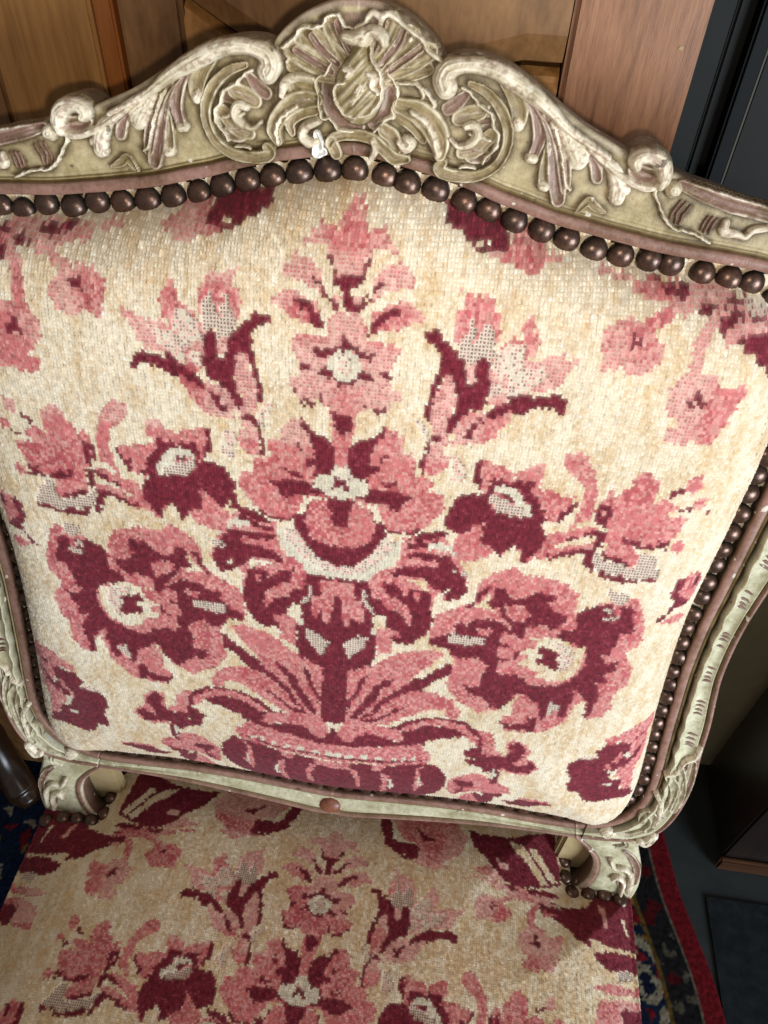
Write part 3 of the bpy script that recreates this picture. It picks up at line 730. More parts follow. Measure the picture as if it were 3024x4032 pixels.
def stitch_sheet(gu, gv, keep, surf, pat, polys, name, seed, soil=0.0):
    """grid of stitches; surf(u,v)->(N,3) chair-back coords and normal offset; pat(u,v)->pattern coords"""
    r = np.random.default_rng(seed)
    nu, nv = len(gu) - 1, len(gv) - 1
    U_, V_ = np.meshgrid(gu, gv, indexing='ij')
    du, dv = gu[1] - gu[0], gv[1] - gv[0]
    cu, cv = U_.ravel() + r.normal(0, .13, U_.size) * du, V_.ravel() + r.normal(0, .13, U_.size) * dv
    MU, MV = np.meshgrid((gu[1:] + gu[:-1]) / 2, (gv[1:] + gv[:-1]) / 2, indexing='ij')
    mu, mv = MU.ravel() + r.normal(0, .08, MU.size) * du, MV.ravel() + (.16 + r.normal(0, .08, MU.size)) * dv
    k = keep(MU.ravel(), MV.ravel())
    pp = pat(MU.ravel(), MV.ravel())
    cls = classify(pp + r.normal(0, 1, pp.shape) * [.0008, .0014], polys)
    center, corner = stitch_colors(pp, cls, seed, soil)
    lift = r.uniform(.0008, .0034, MU.size)
    lift[(cls == 4)] = -.0022; lift[cls == 5] = -.0008
    vc = surf(cu, cv, r.normal(0, .0002, cu.size))
    vm = surf(mu, mv, lift)
    verts = to_world(np.vstack([vc, vm]))
    base = np.arange((nu + 1) * (nv + 1)).reshape(nu + 1, nv + 1)
    a, b, c, d = base[:-1, :-1].ravel(), base[1:, :-1].ravel(), base[1:, 1:].ravel(), base[:-1, 1:].ravel()
    mid = np.arange(nu * nv) + base.size
    tris = np.stack([np.stack([a, b, mid], 1), np.stack([b, c, mid], 1), np.stack([c, d, mid], 1), np.stack([d, a, mid], 1)], 1)[k].reshape(-1, 3)
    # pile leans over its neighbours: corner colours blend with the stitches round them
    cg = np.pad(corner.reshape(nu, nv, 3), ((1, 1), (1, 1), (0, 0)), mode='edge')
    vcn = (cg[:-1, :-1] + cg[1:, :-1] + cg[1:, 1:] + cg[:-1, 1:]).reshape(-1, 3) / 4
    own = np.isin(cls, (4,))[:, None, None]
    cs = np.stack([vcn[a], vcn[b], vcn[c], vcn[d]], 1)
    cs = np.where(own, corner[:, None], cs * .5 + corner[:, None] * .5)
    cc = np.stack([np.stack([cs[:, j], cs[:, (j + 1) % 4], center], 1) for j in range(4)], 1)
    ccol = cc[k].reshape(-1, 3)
    # orientation: faces should look at the sitter
    used = np.unique(tris); remap = np.full(len(verts), -1); remap[used] = np.arange(len(used))
    tris = remap[tris]; verts = verts[used]
    nrm = np.cross(verts[tris[:, 1]] - verts[tris[:, 0]], verts[tris[:, 2]] - verts[tris[:, 0]]).mean(0)
    if nrm @ np.array([0, -.5, .5]) < 0:
        tris = tris[:, ::-1].copy(); ccol = ccol.reshape(-1, 3, 3)[:, ::-1].reshape(-1, 3)
    return make_mesh(name, verts, tris, M_FABRIC, ccol=ccol, smooth=False)

half = resample(spline(NAILR, 8), 220)
OUTLINE = np.vstack([half, (half * [-1, 1])[::-1][1:-1]])

def cushion_h(X, Y):
    d = np.clip(signed_dist(np.stack([X, Y], 1), OUTLINE) - .005, 0, 9)
    sm = lambda a, b, v: (lambda t: t * t * (3 - 2 * t))(np.clip((v - a) / (b - a), 0, 1))
    lam = .034 + .046 * sm(.60, .88, Y) * (1 - sm(.42, .57, np.abs(X)))      # flatter towards the bottom rail
    return .10 * (1 - np.exp(-d / lam))

chair = obj('upholstered_chair', None, label='cream painted carved chair with pink and burgundy floral needlepoint back and seat', cat='chair')
chair.location = (0, 0, 0)

PAT_OFF = 0.0097
gx = np.arange(-.600, .6001, .0042); gy = np.arange(-.215, .995, .0046)
def back_surf(u, v, lift):
    return np.stack([u, v, -cushion_h(u, v) - lift], 1)
def back_keep(u, v):
    return signed_dist(np.stack([u, v], 1), OUTLINE) > -.014
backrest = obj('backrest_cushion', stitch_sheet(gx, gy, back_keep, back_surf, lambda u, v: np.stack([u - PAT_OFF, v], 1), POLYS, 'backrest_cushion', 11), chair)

# seat: frame at the seat edge, u across, v towards the sitter
SEAT_F = np.array([0, SA, -CA]); SEAT_N = np.array([0, -CA, -SA]); SEAT_O = np.array([0, 1.22, 0.0])
def seat_h(u, v):
    d = np.minimum(np.minimum(.66 - np.abs(u), v + .16), 1.05 - v)
    notch = np.hypot(np.clip(.535 - np.abs(u), 0, 9), np.clip(v - .01, 0, 9))
    h = .10 * (1 - np.exp(-np.clip(np.minimum(d, notch) - .01, 0, 9) / .13))
    return np.where(d < 0, np.maximum(d * 9.0, -.26), h)
def seat_surf(u, v, lift):
    h = seat_h(u, v) + lift
    return SEAT_O + np.stack([u, 0 * u, 0 * u], 1) + v[:, None] * SEAT_F + h[:, None] * SEAT_N
SM = np.linalg.inv(np.array([[1.055, -.046], [.009, .913]]))
def seat_pat(u, v):
    return np.stack([u - .003, v - .145], 1) @ SM.T
def seat_keep(u, v):
    return ~((np.abs(u) > .528 + .0 * v) & (v < .005)) & (v > -.150)
gu = np.r_[np.arange(-.690, .6901, .0044)]; gv = np.arange(-.152, 1.075, .0042)
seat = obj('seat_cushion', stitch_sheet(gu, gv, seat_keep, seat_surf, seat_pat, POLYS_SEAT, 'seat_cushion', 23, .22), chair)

bp = OUTLINE[::4]
obj('back_panel', make_mesh('back_panel', to_world(np.column_stack([bp, np.full(len(bp), .036)])), [list(range(len(bp)))], M_MUSLIN, smooth=False), chair)

# ------------------------------------------------------------------ nails
def dome_mesh():
    r = .0159 * UNIT
    vs_, fs = [], []
    prof = [(1.02, -.05), (1.0, .10), (.95, .33), (.84, .54), (.67, .72), (.46, .84), (.23, .91)]
    n = 20
    for pr, pz in prof:
        for i in range(n):
            a = 2 * math.pi * i / n
            vs_.append((pr * r * math.cos(a), pr * r * math.sin(a), pz * r))
    vs_.append((0, 0, .935 * r))
    for j in range(len(prof) - 1):
        for i in range(n):
            fs.append([j * n + i, j * n + (i + 1) % n, (j + 1) * n + (i + 1) % n, (j + 1) * n + i])
    t = len(vs_) - 1; j = len(prof) - 1
    for i in range(n):
        fs.append([j * n + i, j * n + (i + 1) % n, t])
    return make_mesh('nail', vs_, fs, M_NAIL)

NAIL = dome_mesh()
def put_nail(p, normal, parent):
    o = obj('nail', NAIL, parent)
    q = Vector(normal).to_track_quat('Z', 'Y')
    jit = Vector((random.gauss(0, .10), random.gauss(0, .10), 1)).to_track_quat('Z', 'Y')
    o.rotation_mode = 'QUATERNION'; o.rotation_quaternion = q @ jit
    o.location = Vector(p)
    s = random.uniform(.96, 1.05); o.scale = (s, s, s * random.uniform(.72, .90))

back_n = AX @ np.array([0, 0, -1.0])
nl = resample(np.vstack([OUTLINE, OUTLINE[:1]]), step=.0322)[:-1]
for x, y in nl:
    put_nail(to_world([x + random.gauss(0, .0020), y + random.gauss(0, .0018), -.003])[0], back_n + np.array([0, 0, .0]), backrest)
seat_n = AX @ SEAT_N
for uv in [(-.644, .038), (-.608, .028), (-.577, .025), (-.545, .024), (-.524, .002), (-.520, -.034), (-.515, -.070), (-.512, -.105),
           (.511, -.112), (.511, -.080), (.514, -.044), (.515, -.008), (.530, .020), (.566, .018), (.601, .016), (.634, .022)]:
    u, v = np.array([uv[0]]), np.array([uv[1]])
    h = seat_surf(u, v, np.array([.002]))
    put_nail(to_world(h)[0], seat_n + np.array([0, -.25, 0]), seat)

# ------------------------------------------------------------------ carved frame
C_FIELD_CREST = lin(192, 175, 138); C_FIELD_SIDE = lin(198, 192, 165); C_MAUVE = lin(148, 112, 101)
C_WHITE = lin(228, 216, 196); C_OLIVE = lin(166, 148, 108); C_GOLDDARK = lin(104, 84, 48); C_DIRT_SHADE = lin(58, 45, 28)  # the darkest brown also draws painted shade lines round the carving
C_RIMGREY = lin(128, 116, 104); C_HATCH = lin(120, 88, 72)

OUTER = [(0, -.357), (.02, -.355), (.039, -.349), (.058, -.340), (.075, -.328), (.086, -.317), (.091, -.309), (.098, -.313), (.113, -.3165), (.134, -.315), (.16, -.308),
         (.18, -.298), (.201, -.286), (.23, -.268), (.252, -.256), (.275, -.246), (.302, -.235), (.33, -.226), (.357, -.219), (.383, -.211), (.412, -.205),
         (.455, -.198), (.52, -.188), (.59, -.165), (.645, -.125), (.676, -.065), (.686, .0), (.682, .09), (.664, .2), (.645, .32), (.634, .42),
         (.634, .51), (.641, .57), (.652, .64), (.660, .72), (.668, .78), (.672, .85), (.666, .92), (.648, .972), (.61, 1.005), (.56, 1.018),
         (.5, 1.022), (.41, 1.022), (.31, 1.027), (.2, 1.041), (.1, 1.056), (.035, 1.066), (0, 1.064)]
INNER = [(0, -.213), (.018, -.212), (.035, -.209), (.052, -.206), (.067, -.203), (.077, -.201), (.084, -.200), (.092, -.198), (.108, -.194), (.128, -.189), (.152, -.181),
         (.171, -.175), (.192, -.170), (.222, -.162), (.244, -.157), (.268, -.153), (.296, -.148), (.322, -.144), (.348, -.140), (.374, -.137), (.402, -.135),
         (.440, -.132), (.482, -.127), (.520, -.108), (.548, -.080), (.566, -.045), (.576, .0), (.582, .09), (.580, .19), (.574, .31), (.568, .42),
         (.569, .51), (.573, .57), (.579, .64), (.586, .715), (.592, .77), (.596, .83), (.593, .88), (.580, .918), (.561, .945), (.533, .964),
         (.49, .977), (.41, .978), (.31, .972), (.2, .975), (.1, .983), (.035, .989), (0, .991)]

parts = {}
for ln in RELIEF.strip().split('\n'):
    nm, cl, pk, *pts = ln.split()
    a = np.array([[float(v) for v in q.split(',')] for q in pts])
    parts.setdefault(nm, []).append((cl, float(pk) / 1000, a[:, :2] / 1e4, a[:, 2] / 1e4))


def stroke_samples():
    out = []
    for nm, st in parts.items():
        if nm.startswith(('corner', 'post', 'crack', 'white')): continue
        for cl, pk, pts, hw in st:
            c = resample(np.hstack([pts, hw[:, None]]), max(3, int(np.linalg.norm(np.diff(pts, axis=0), axis=1).sum() / .0035)))
            out.append(c)
            if nm.endswith('~'): out.append(c * [-1, 1, 1])
    return np.vstack(out)
STROKES = stroke_samples()
def glaze_shade(P):
    """old brown glaze plus painted shade in the corners round the carving"""
    d = np.full(len(P), 9.0)
    for x, y, h in STROKES:
        d = np.minimum(d, np.hypot(P[:, 0] - x, P[:, 1] - y) - h)
    return np.clip((np.exp(-np.clip(d, 0, 9) / .0026) * .75 + np.exp(-np.clip(d, 0, 9) / .010) * .40) * (.5 + .8 * lattice(P, .011, 321)), 0, .9)

STN = 14
OUTER = [(x, y - (.0045 if i < 21 else 0)) for i, (x, y) in enumerate(OUTER)]
in_c = spline(INNER, STN); out_c = spline(OUTER, STN)
kk = np.linspace(0, len(INNER) - 1, len(in_c))          # key index of every station
crest_w = 1 - np.clip((kk - 22) / 4, 0, 1)               # 1 on the crest, 0 on sides
bottom_w = np.clip((kk - 39) / 3, 0, 1)
wdt = np.linalg.norm(out_c - in_c, axis=1)
arc = np.r_[0, np.cumsum(np.linalg.norm(np.diff((in_c + out_c) / 2, axis=0), axis=1))]

def section(i):
    """profile points (offset from inner edge, height towards sitter, colour) of station i"""
    w = wdt[i]; cw = crest_w[i]; bw = bottom_w[i]; sw = (1 - cw) * (1 - bw)
    a = arc[i]
    wav = .0016 * abs(math.sin(a * 58)) + .0011 * math.sin(a * 131 + 1)
    pts = [(-.001, -.012, C_DIRT_SHADE), (-.0005, .006, C_DIRT_SHADE), (.0005, .0145, C_MAUVE), (.002, .0165, C_MAUVE), (.008, .0172, C_MAUVE), (.0125, .0165, C_MAUVE),
           (.0138, .0145, C_MAUVE * .8), (.0145, .010, C_GOLDDARK), (.0165, .0092, C_GOLDDARK), (.0178, .0125, C_OLIVE * 1.2), (.0200, .0130, C_GOLDDARK * .9)]
    rs = .0225 + wav * sw
    ridge = .013 + .013 * sw
    field = C_FIELD_CREST * cw + C_FIELD_SIDE * (1 - cw)
    groove_col = C_DIRT_SHADE * sw + field * (1 - sw)  # darker brown along the side rail groove
    pts += [(rs - .0012, .012 - .006 * sw, groove_col), (rs + .0012, .012 - .007 * sw, groove_col), (rs + .0020, ridge * .8 + .003, field * .9), (rs + .0032, ridge, C_WHITE * .75 * sw + field * (1 - .75 * sw))]
    x0, x1 = rs + .0055, w - .014
    n = 6 if cw < .5 else 26
    n = 26
    for j in range(n):
        t = j / (n - 1)
        x = x0 + (x1 - x0) * t
        hz = (.0135 + .0025 * cw * t) + sw * (.0095 - .022 * t * (1 - t) - .004 * t) + bw * .006 * math.sin(math.pi * t)
        col = field.copy()
        if cw > .5 and kk[i] < 6.6:
            f_ = min(max((x - (w - .034)) / .012, 0), 1) * .8
            col = col * (1 - f_) + C_MAUVE * .85 * f_
        pts.append((x, hz, col))
    rim = C_WHITE * .55 + C_FIELD_CREST * .45
    top = max(0, 1 - kk[i] / 6.5)
    rim = rim * (1 - .8 * top) + C_MAUVE * .8 * top
    rimc = rim * cw + C_MAUVE * 1.02 * (1 - cw)
    gz = .0135 + .0025 * cw - .004 * (1 - cw)
    pts += [(w - .0115, gz, C_GOLDDARK * (1 - cw) + field * cw), (w - .009, gz + .002, C_GOLDDARK * (1 - cw) + field * cw), (w - .0065, .0175 + .001 * (1 - cw), rimc),
            (w - .0035, .0185, rimc), (w - .001, .0165, rimc), (w, .012, rimc * .8 + .2 * C_RIMGREY),
            (w + .0004, .004, C_RIMGREY), (w + .0004, -.015, C_RIMGREY * .9), (w + .0002, -.030, C_RIMGREY * .85), (w - .001, -.044, C_RIMGREY * .75),
            (w - .006, -.050, C_RIMGREY * .6), (w * .5, -.052, C_DIRT_SHADE), (.004, -.050, C_DIRT_SHADE), (-.001, -.012, C_DIRT_SHADE)]
    return pts

def loft(i0, i1, sgn):
    V, Cc = [], []
    for i in range(i0, i1 + 1):
        d = (out_c[i] - in_c[i]) / wdt[i]
        for off, h, c in section(i):
            p = in_c[i] + d * off
            V.append((p[0] * sgn, p[1], -h)); Cc.append(c)
    return V, Cc, i1 - i0 + 1

def frame_part(name, segs):
    V, Cc, F = [], [], []
    for i0, i1, sgn in segs:
        v, c, ns = loft(i0, i1, sgn)
        o = len(V); M_ = len(v) // ns
        V += v; Cc += c
        for a in range(ns - 1):
            for b in range(M_ - 1):
                q = [o + a * M_ + b, o + a * M_ + b + 1, o + (a + 1) * M_ + b + 1, o + (a + 1) * M_ + b]
                F.append(q if sgn > 0 else q[::-1])
        for e in (o, o + (ns - 1) * M_):
            ring = list(range(e, e + M_ - 1))
            F.append(ring if e == o else ring[::-1])
    Cc = np.array(Cc)
    if name == 'crest_rail':
        Va = np.array(V); q = glaze_shade(Va[:, :2])[:, None] * (Va[:, 2] < -.0095)[:, None]
        Cc = Cc * (1 - q) + lin(80, 62, 34) * q
    return obj(name, make_mesh(name, to_world(np.array(V)), F, M_PAINT, vcol=Cc), chair)

K = lambda key: int(key * STN)
crest = frame_part('crest_rail', [(0, K(24), 1), (0, K(24), -1)])
stile_r = frame_part('stile', [(K(24) + 0, K(41), 1)])
stile_l = frame_part('stile', [(K(24) + 0, K(41), -1)])
bottom = frame_part('bottom_rail', [(K(41), len(in_c) - 1, 1), (K(41), len(in_c) - 1, -1)])
# small gaps at the joints read as the hairline cracks of the old glue lines

# ------------------------------------------------------------------ carved relief
RCOL = {'h': C_HATCH, 'k': lin(40, 30, 22), 'w': C_WHITE, 'o': lin(166, 149, 112), 'm': C_MAUVE * .85, 'g': C_FIELD_SIDE, 'x': lin(240, 240, 240)}
def relief_mesh(name, strokes, sgn, base, cell, seed):
    allp = np.vstack([s[2] for s in strokes]); mh = max(s[3].max() for s in strokes)
    lo, hi = allp.min(0) - mh - .004, allp.max(0) + mh + .004
    nx, ny = int((hi[0] - lo[0]) / cell) + 2, int((hi[1] - lo[1]) / cell) + 2
    gx_, gy_ = lo[0] + cell * np.arange(nx), lo[1] + cell * np.arange(ny)
    X, Y = np.meshgrid(gx_, gy_, indexing='ij'); P = np.stack([X.ravel(), Y.ravel()], 1)
    H = np.full(len(P), -.004); Cc = np.tile(C_OLIVE * .8, (len(P), 1))
    for si, (cl, pk, pts, hw) in enumerate(strokes):
        if cl not in 'hk':
            thin = hw.max() < .0046
            pk = pk * (.80 if thin else {'o': .66, 'm': .58, 'g': .7, 'w': .85}.get(cl, 1)) * (1.35 if name in ('corner_leaf', 'leaf_carving') else 1)
            if thin: hw = hw * .85
            if name == 'corner_leaf': hw = hw * 1.25
            if name == 'acanthus_leaf' and not thin: hw = hw * 1.2
        c = spline(np.hstack([pts, hw[:, None]]), 8) if len(pts) > 2 else resample(np.hstack([pts, hw[:, None]]), 10)
        wob = .0003 if hw.max() >= .0046 else .0013
        if cl in 'hkx': wob = .0008
        Q = P + wob * 2 * (np.stack([lattice(P, .0048, seed + si + 7), lattice(P, .0048, seed + si + 13)], 1) - .5)
        best = np.full(len(P), -1.0); bt = np.zeros(len(P)); side = np.zeros(len(P))
        L = np.r_[0, np.cumsum(np.linalg.norm(np.diff(c[:, :2], axis=0), axis=1))]
        for j in range(len(c) - 1):
            a, b = c[j], c[j + 1]
            e = b[:2] - a[:2]; rr = max(a[2], b[2])
            idx = np.nonzero((P[:, 0] > min(a[0], b[0]) - rr) & (P[:, 0] < max(a[0], b[0]) + rr) & (P[:, 1] > min(a[1], b[1]) - rr) & (P[:, 1] < max(a[1], b[1]) + rr))[0]
            if not len(idx): continue
            w = Q[idx] - a[:2]; t = np.clip((w @ e) / (e @ e + 1e-12), 0, 1)
            dd = np.linalg.norm(w - t[:, None] * e, axis=1); h_ = a[2] + (b[2] - a[2]) * t
            q = 1 - (dd / h_)
            m_ = q > best[idx]
            ii = idx[m_]; best[ii] = q[m_]; bt[ii] = (L[j] + t * (L[j + 1] - L[j]))[m_]
            side[ii] = (np.sign(e[0] * w[:, 1] - e[1] * w[:, 0]) * dd / h_)[m_]
        ok = best > 0
        r = 1 - best
        flute = np.zeros(len(P)); broad_ = hw.max() >= .0047
        if hw.max() < .0047:       # thin strokes: chiselled ridge
            prof = np.clip(best, 0, 1) ** .62
        else:                      # broad strokes: steep sides, flutes along the blade
            edge_ = np.clip((1 - r) / .22, 0, 1); edge_ = edge_ * edge_ * (3 - 2 * edge_)
            if cl == 'w':
                prof = np.sqrt(np.clip(1 - r ** 2.4, 0, 1))
            else:                  # gouged blade: hollow along the middle, lips at both sides
                prof = edge_ * (.70 + .30 * np.clip(np.abs(side) / .68, 0, 1) ** 2)
                flute = np.clip(1 - np.abs(side) / .55, 0, 1)
        pear = name == 'cartouche' and si == 0
        if pear:
            broad_ = False
            prof = np.sqrt(np.clip(1 - r ** 2, 0, 1)); flute = flute * 0
        dloc = side * np.interp(bt, L, c[:, 2])
        streak = lattice(np.stack([bt / .016, dloc / .0014], 1), 1.0, seed + si + 61)
        if broad_: prof = prof * (.93 + .14 * streak)
        h = pk * prof
        if pear:
            h = h * (1.25 + .07 * np.sin((P[:, 0] + P[:, 1] * 1.0) * 520))
        if name.startswith('shell') and cl == 'o':
            h = h + .0012 * np.sin(side * 9)
        h = h + .0003 * (lattice(P, .006, seed + si) - .5)
        up_ = ok & (h > H)
        H[up_] = h[up_]
        n_ = lattice(P, .010, seed + 40 + si)
        nf = lattice(P, .0038, seed + 55 + si); ns = lattice(P, .0075, seed + 90 + si)
        col = RCOL[cl] * np.ones((len(P), 1))
        broad = hw.max() >= .0046
        mixc = lambda c0, c1, f: c0 * (1 - np.clip(f, 0, 1)[:, None]) + c1 * np.clip(f, 0, 1)[:, None]
        st_ = np.clip((streak - .5) * 2.6, -1, 1)
        if broad and cl in 'ogm':
            mv = lin(128, 96, 84)
            col = mixc(col, mv, np.clip(flute * 1.3, 0, 1) * (.95 if cl == 'm' else .55) * np.clip(.55 + st_, 0, 1))
            col = mixc(col, lin(112, 94, 58), np.clip(-st_ - .1, 0, .8) * .8)
            col = mixc(col, C_WHITE * .95, np.clip(st_ - .45, 0, 1) * .6)
            lip = np.exp(-((np.abs(side) - .72) / .13) ** 2)
            col = mixc(col, C_WHITE, lip * (.30 + .70 * np.clip((ns - .35) * 3, 0, 1)) * (.85 if cl != 'g' else .6))
        elif broad and cl == 'w':
            col = mixc(col, RCOL['o'] * 1.1, np.clip(-st_ - .2, 0, 1) * .55)
            col = mixc(col, lin(150, 112, 98), np.clip((nf - .68) * 6, 0, .5))
        if pear:
            band = np.sin((P[:, 0] + P[:, 1]) * 520)
            col = mixc(RCOL['o'] * np.ones((len(P), 1)), C_WHITE * .8, np.clip(band * 1.5, 0, 1) * .6 * (ns > .3))
        if cl not in 'xhk':
            rim_ = np.clip((r - (.84 if broad else .66)) * 8, 0, 1)
            col = mixc(col, C_DIRT_SHADE, rim_ * (.95 if cl != 'w' else .8) * (.65 + .35 * (nf > .35)))  # stroke edges darkened: grime plus thin shadow lines put into the colour
            col = mixc(col, C_GOLDDARK, np.clip((n_ - .62) * 3, 0, .4) * (1 if cl in 'ogm' else .3))
        Cc[up_] = col[up_]
    keepv = (H > -.0005).reshape(nx, ny)
    kc = keepv[:-1, :-1] | keepv[1:, :-1] | keepv[1:, 1:] | keepv[:-1, 1:]
    idx = np.arange(nx * ny).reshape(nx, ny)
    q = np.stack([idx[:-1, :-1][kc], idx[1:, :-1][kc], idx[1:, 1:][kc], idx[:-1, 1:][kc]], 1)
    if sgn > 0: q = q[:, ::-1]
    V = np.stack([P[:, 0] * sgn, P[:, 1], -(base + H)], 1)
    used = np.unique(q); rm = np.full(len(V), -1); rm[used] = np.arange(len(used))
    return make_mesh(name, to_world(V[used]), rm[q].copy(), M_PAINT, vcol=Cc[used])

NICE = {'scroll': 'carved_scroll', 'acanthus': 'acanthus_leaf', 'band': 'carved_band', 'rocaille': 'rocaille_fan', 'sprig': 'leaf_sprig', 'volute': 'volute',
        'valance': 'scalloped_carving', 'shell': 'shell', 'cartouche': 'cartouche', 'collar': 'ruffled_collar', 'featherl': 'feathered_leaf', 'featherr': 'feathered_leaf', 'ribbon': 'carved_ribbon',
        'chip': 'plaster_chip', 'crack': 'joint_crack', 'white_chip': 'paint_chip', 'corner': 'corner_leaf', 'post_leaf': 'leaf_carving'}
later = []
wc = parts.pop('white_chip')
parts['white_chip'] = wc[:1]; parts['white_chip2'] = wc[1:]
for n_i, (nm, st) in enumerate(parts.items()):
    mir = nm.endswith('~'); key = nm.rstrip('~2')
    base = {'corner': .008, 'post_leaf': .008, 'crack': .0165, 'white_chip': .0165}.get(key, .012)
    for sgn in ((1, -1) if mir else (1,)):
        if key == 'post_leaf':
            later.append((st, sgn)); continue
        par = bottom if key in ('crack', 'white_chip') else crest if key != 'corner' else (stile_r if sgn > 0 else stile_l)
        obj(NICE[key], relief_mesh(NICE[key], st, sgn, base, .0011, 100 * n_i), par)

# groups of brown brush strokes on the side rails
for sgn, par in ((1, stile_r), (-1, stile_l)):
    for gi, a0 in enumerate(np.arange(arc[K(26)], arc[K(37)], .083)):
        st = []
        for q_ in range(4):
            i = int(np.searchsorted(arc, a0 + q_ * .0098)); d = (out_c[i] - in_c[i])
            j = min(i + 1, len(in_c) - 1)
            t0, t1 = .42 + random.uniform(-.03, .05), .74 + random.uniform(-.06, .04)
            st.append(('h', .0042, np.array([in_c[i] + d * t0, in_c[i] * .5 + in_c[j] * .5 + d * (t0 + t1) / 2, in_c[j] + d * t1]), np.array([.0026, .0034, .0020])))
        obj('brush_marks', relief_mesh('brush_marks', st, sgn, .0145, .0010, 9000 + gi), par, kind='stuff')

# solid backing behind the volutes that rise above the crest line
for sgn in (1, -1):
    c = np.array([.322, -.222]); r = .0285
    V, F, Cc = [], [], []
    n = 40
    for z, rr, col in ((-.010, .985, C_MAUVE * .8), (.0, 1.0, C_RIMGREY), (.035, 1.0, C_RIMGREY * .9), (.046, .96, C_RIMGREY * .7)):
        for i in range(n):
            a = 2 * math.pi * i / n
            V.append((sgn * (c[0] + r * rr * math.cos(a) * .92), c[1] + r * rr * math.sin(a), z)); Cc.append(col)
    for j in range(3):
        for i in range(n):
            q = [j * n + i, j * n + (i + 1) % n, (j + 1) * n + (i + 1) % n, (j + 1) * n + i]
            F.append(q if sgn > 0 else q[::-1])
    F.append(list(range(n)) if sgn < 0 else list(range(n))[::-1]); F.append(list(range(3 * n, 4 * n)) if sgn > 0 else list(range(3 * n, 4 * n))[::-1])
    obj('volute_block', make_mesh('volute_block', to_world(np.array(V)), F, M_PAINT, vcol=np.array(Cc)), crest)

# little rosette knob and ridge ornament on the bottom rail
def knob(name, cx, cy, z, r, col, parent, sx=1.0):
    V, F, Cc = [], [], []
    n = 24; prof = [(1, 0), (.92, .35), (.72, .66), (.42, .88), (.15, .97)]
    for pr, pz in prof:
        for i in range(n):
            a = 2 * math.pi * i / n
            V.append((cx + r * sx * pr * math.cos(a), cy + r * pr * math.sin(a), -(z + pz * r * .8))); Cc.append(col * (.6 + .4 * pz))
    V.append((cx, cy, -(z + r * .8))); Cc.append(col)
    for j in range(len(prof) - 1):
        for i in range(n):
            F.append([j * n + (i + 1) % n, j * n + i, (j + 1) * n + i, (j + 1) * n + (i + 1) % n])
    j = len(prof) - 1
    for i in range(n):
        F.append([j * n + (i + 1) % n, j * n + i, len(V) - 1])
    return obj(name, make_mesh(name, to_world(np.array(V)), F, M_PAINT, vcol=np.array(Cc)), parent)
knob('rosette_knob', -.004, 1.035, .012, .021, lin(150, 92, 70), bottom, 1.25)

# ------------------------------------------------------------------ posts below the back, legs and rails
P_OUT = [(.640, .995), (.628, 1.022), (.634, 1.05), (.648, 1.09), (.659, 1.135), (.665, 1.175), (.664, 1.22), (.655, 1.262), (.645, 1.30)]
P_IN = [(.478, .995), (.492, 1.03), (.520, 1.058), (.547, 1.095), (.558, 1.135), (.557, 1.180), (.545, 1.218), (.530, 1.245), (.525, 1.30)]
def post(sgn):
    pi, po = spline(P_IN, 8), spline(P_OUT, 8)
    V, F, Cc = [], [], []
    for a, b in zip(pi, po):
        w = np.linalg.norm(b - a); d = (b - a) / w
        prof = [(0, .035, C_DIRT_SHADE), (0, .0, C_MAUVE * .8), (.001, -.006, C_WHITE), (.005, -.010, C_MAUVE), (.012, -.010, C_MAUVE), (.015, -.006, C_GOLDDARK), (.019, -.009, C_FIELD_SIDE),
                (w * .35, -.010, C_FIELD_SIDE), (w * .6, -.010, C_FIELD_SIDE), (w - .014, -.010, C_FIELD_SIDE), (w - .006, -.010, C_FIELD_SIDE), (w - .001, -.006, C_WHITE * .9), (w, 0, C_RIMGREY), (w, .035, C_RIMGREY * .8), (w * .5, .045, C_DIRT_SHADE), (0, .035, C_DIRT_SHADE)]
        for o_, z, c in prof:
            p = a + d * o_
            V.append((p[0] * sgn, p[1], z)); Cc.append(c)
    M_ = 16
    for i in range(len(pi) - 1):
        for j in range(M_ - 1):
            q = [i * M_ + j, i * M_ + j + 1, (i + 1) * M_ + j + 1, (i + 1) * M_ + j]
            F.append(q if sgn > 0 else q[::-1])
    e = (len(pi) - 1) * M_
    F.append(list(range(0, M_ - 1))); F.append(list(range(e, e + M_ - 1)))
    return obj('rear_post', make_mesh('rear_post', to_world(np.array(V)), F, M_PAINT, vcol=np.array(Cc)), chair)
posts = {1: post(1), -1: post(-1)}
for n_i, (st, sgn) in enumerate(later):
    obj('leaf_carving', relief_mesh('leaf_carving', st, sgn, .006, .0016, 5000 + n_i), posts[sgn])

def tube(path, radii, n=12, flat=1.0):
    path = np.array(path, float); V, F = [], []
    for i, p in enumerate(path):
        t = path[min(i + 1, len(path) - 1)] - path[max(i - 1, 0)]; t /= np.linalg.norm(t)
        a = np.cross(t, [0, 1, 0.001]); a /= np.linalg.norm(a); b = np.cross(t, a)
        for k in range(n):
            an = 2 * math.pi * k / n
            V.append(p + radii[i] * (math.cos(an) * a + flat * math.sin(an) * b))
    for i in range(len(path) - 1):
        for k in range(n):
            F.append([i * n + k, i * n + (k + 1) % n, (i + 1) * n + (k + 1) % n, (i + 1) * n + k])
    F.append(list(range(n))[::-1]); F.append(list(range((len(path) - 1) * n, len(path) * n)))
    return V, F

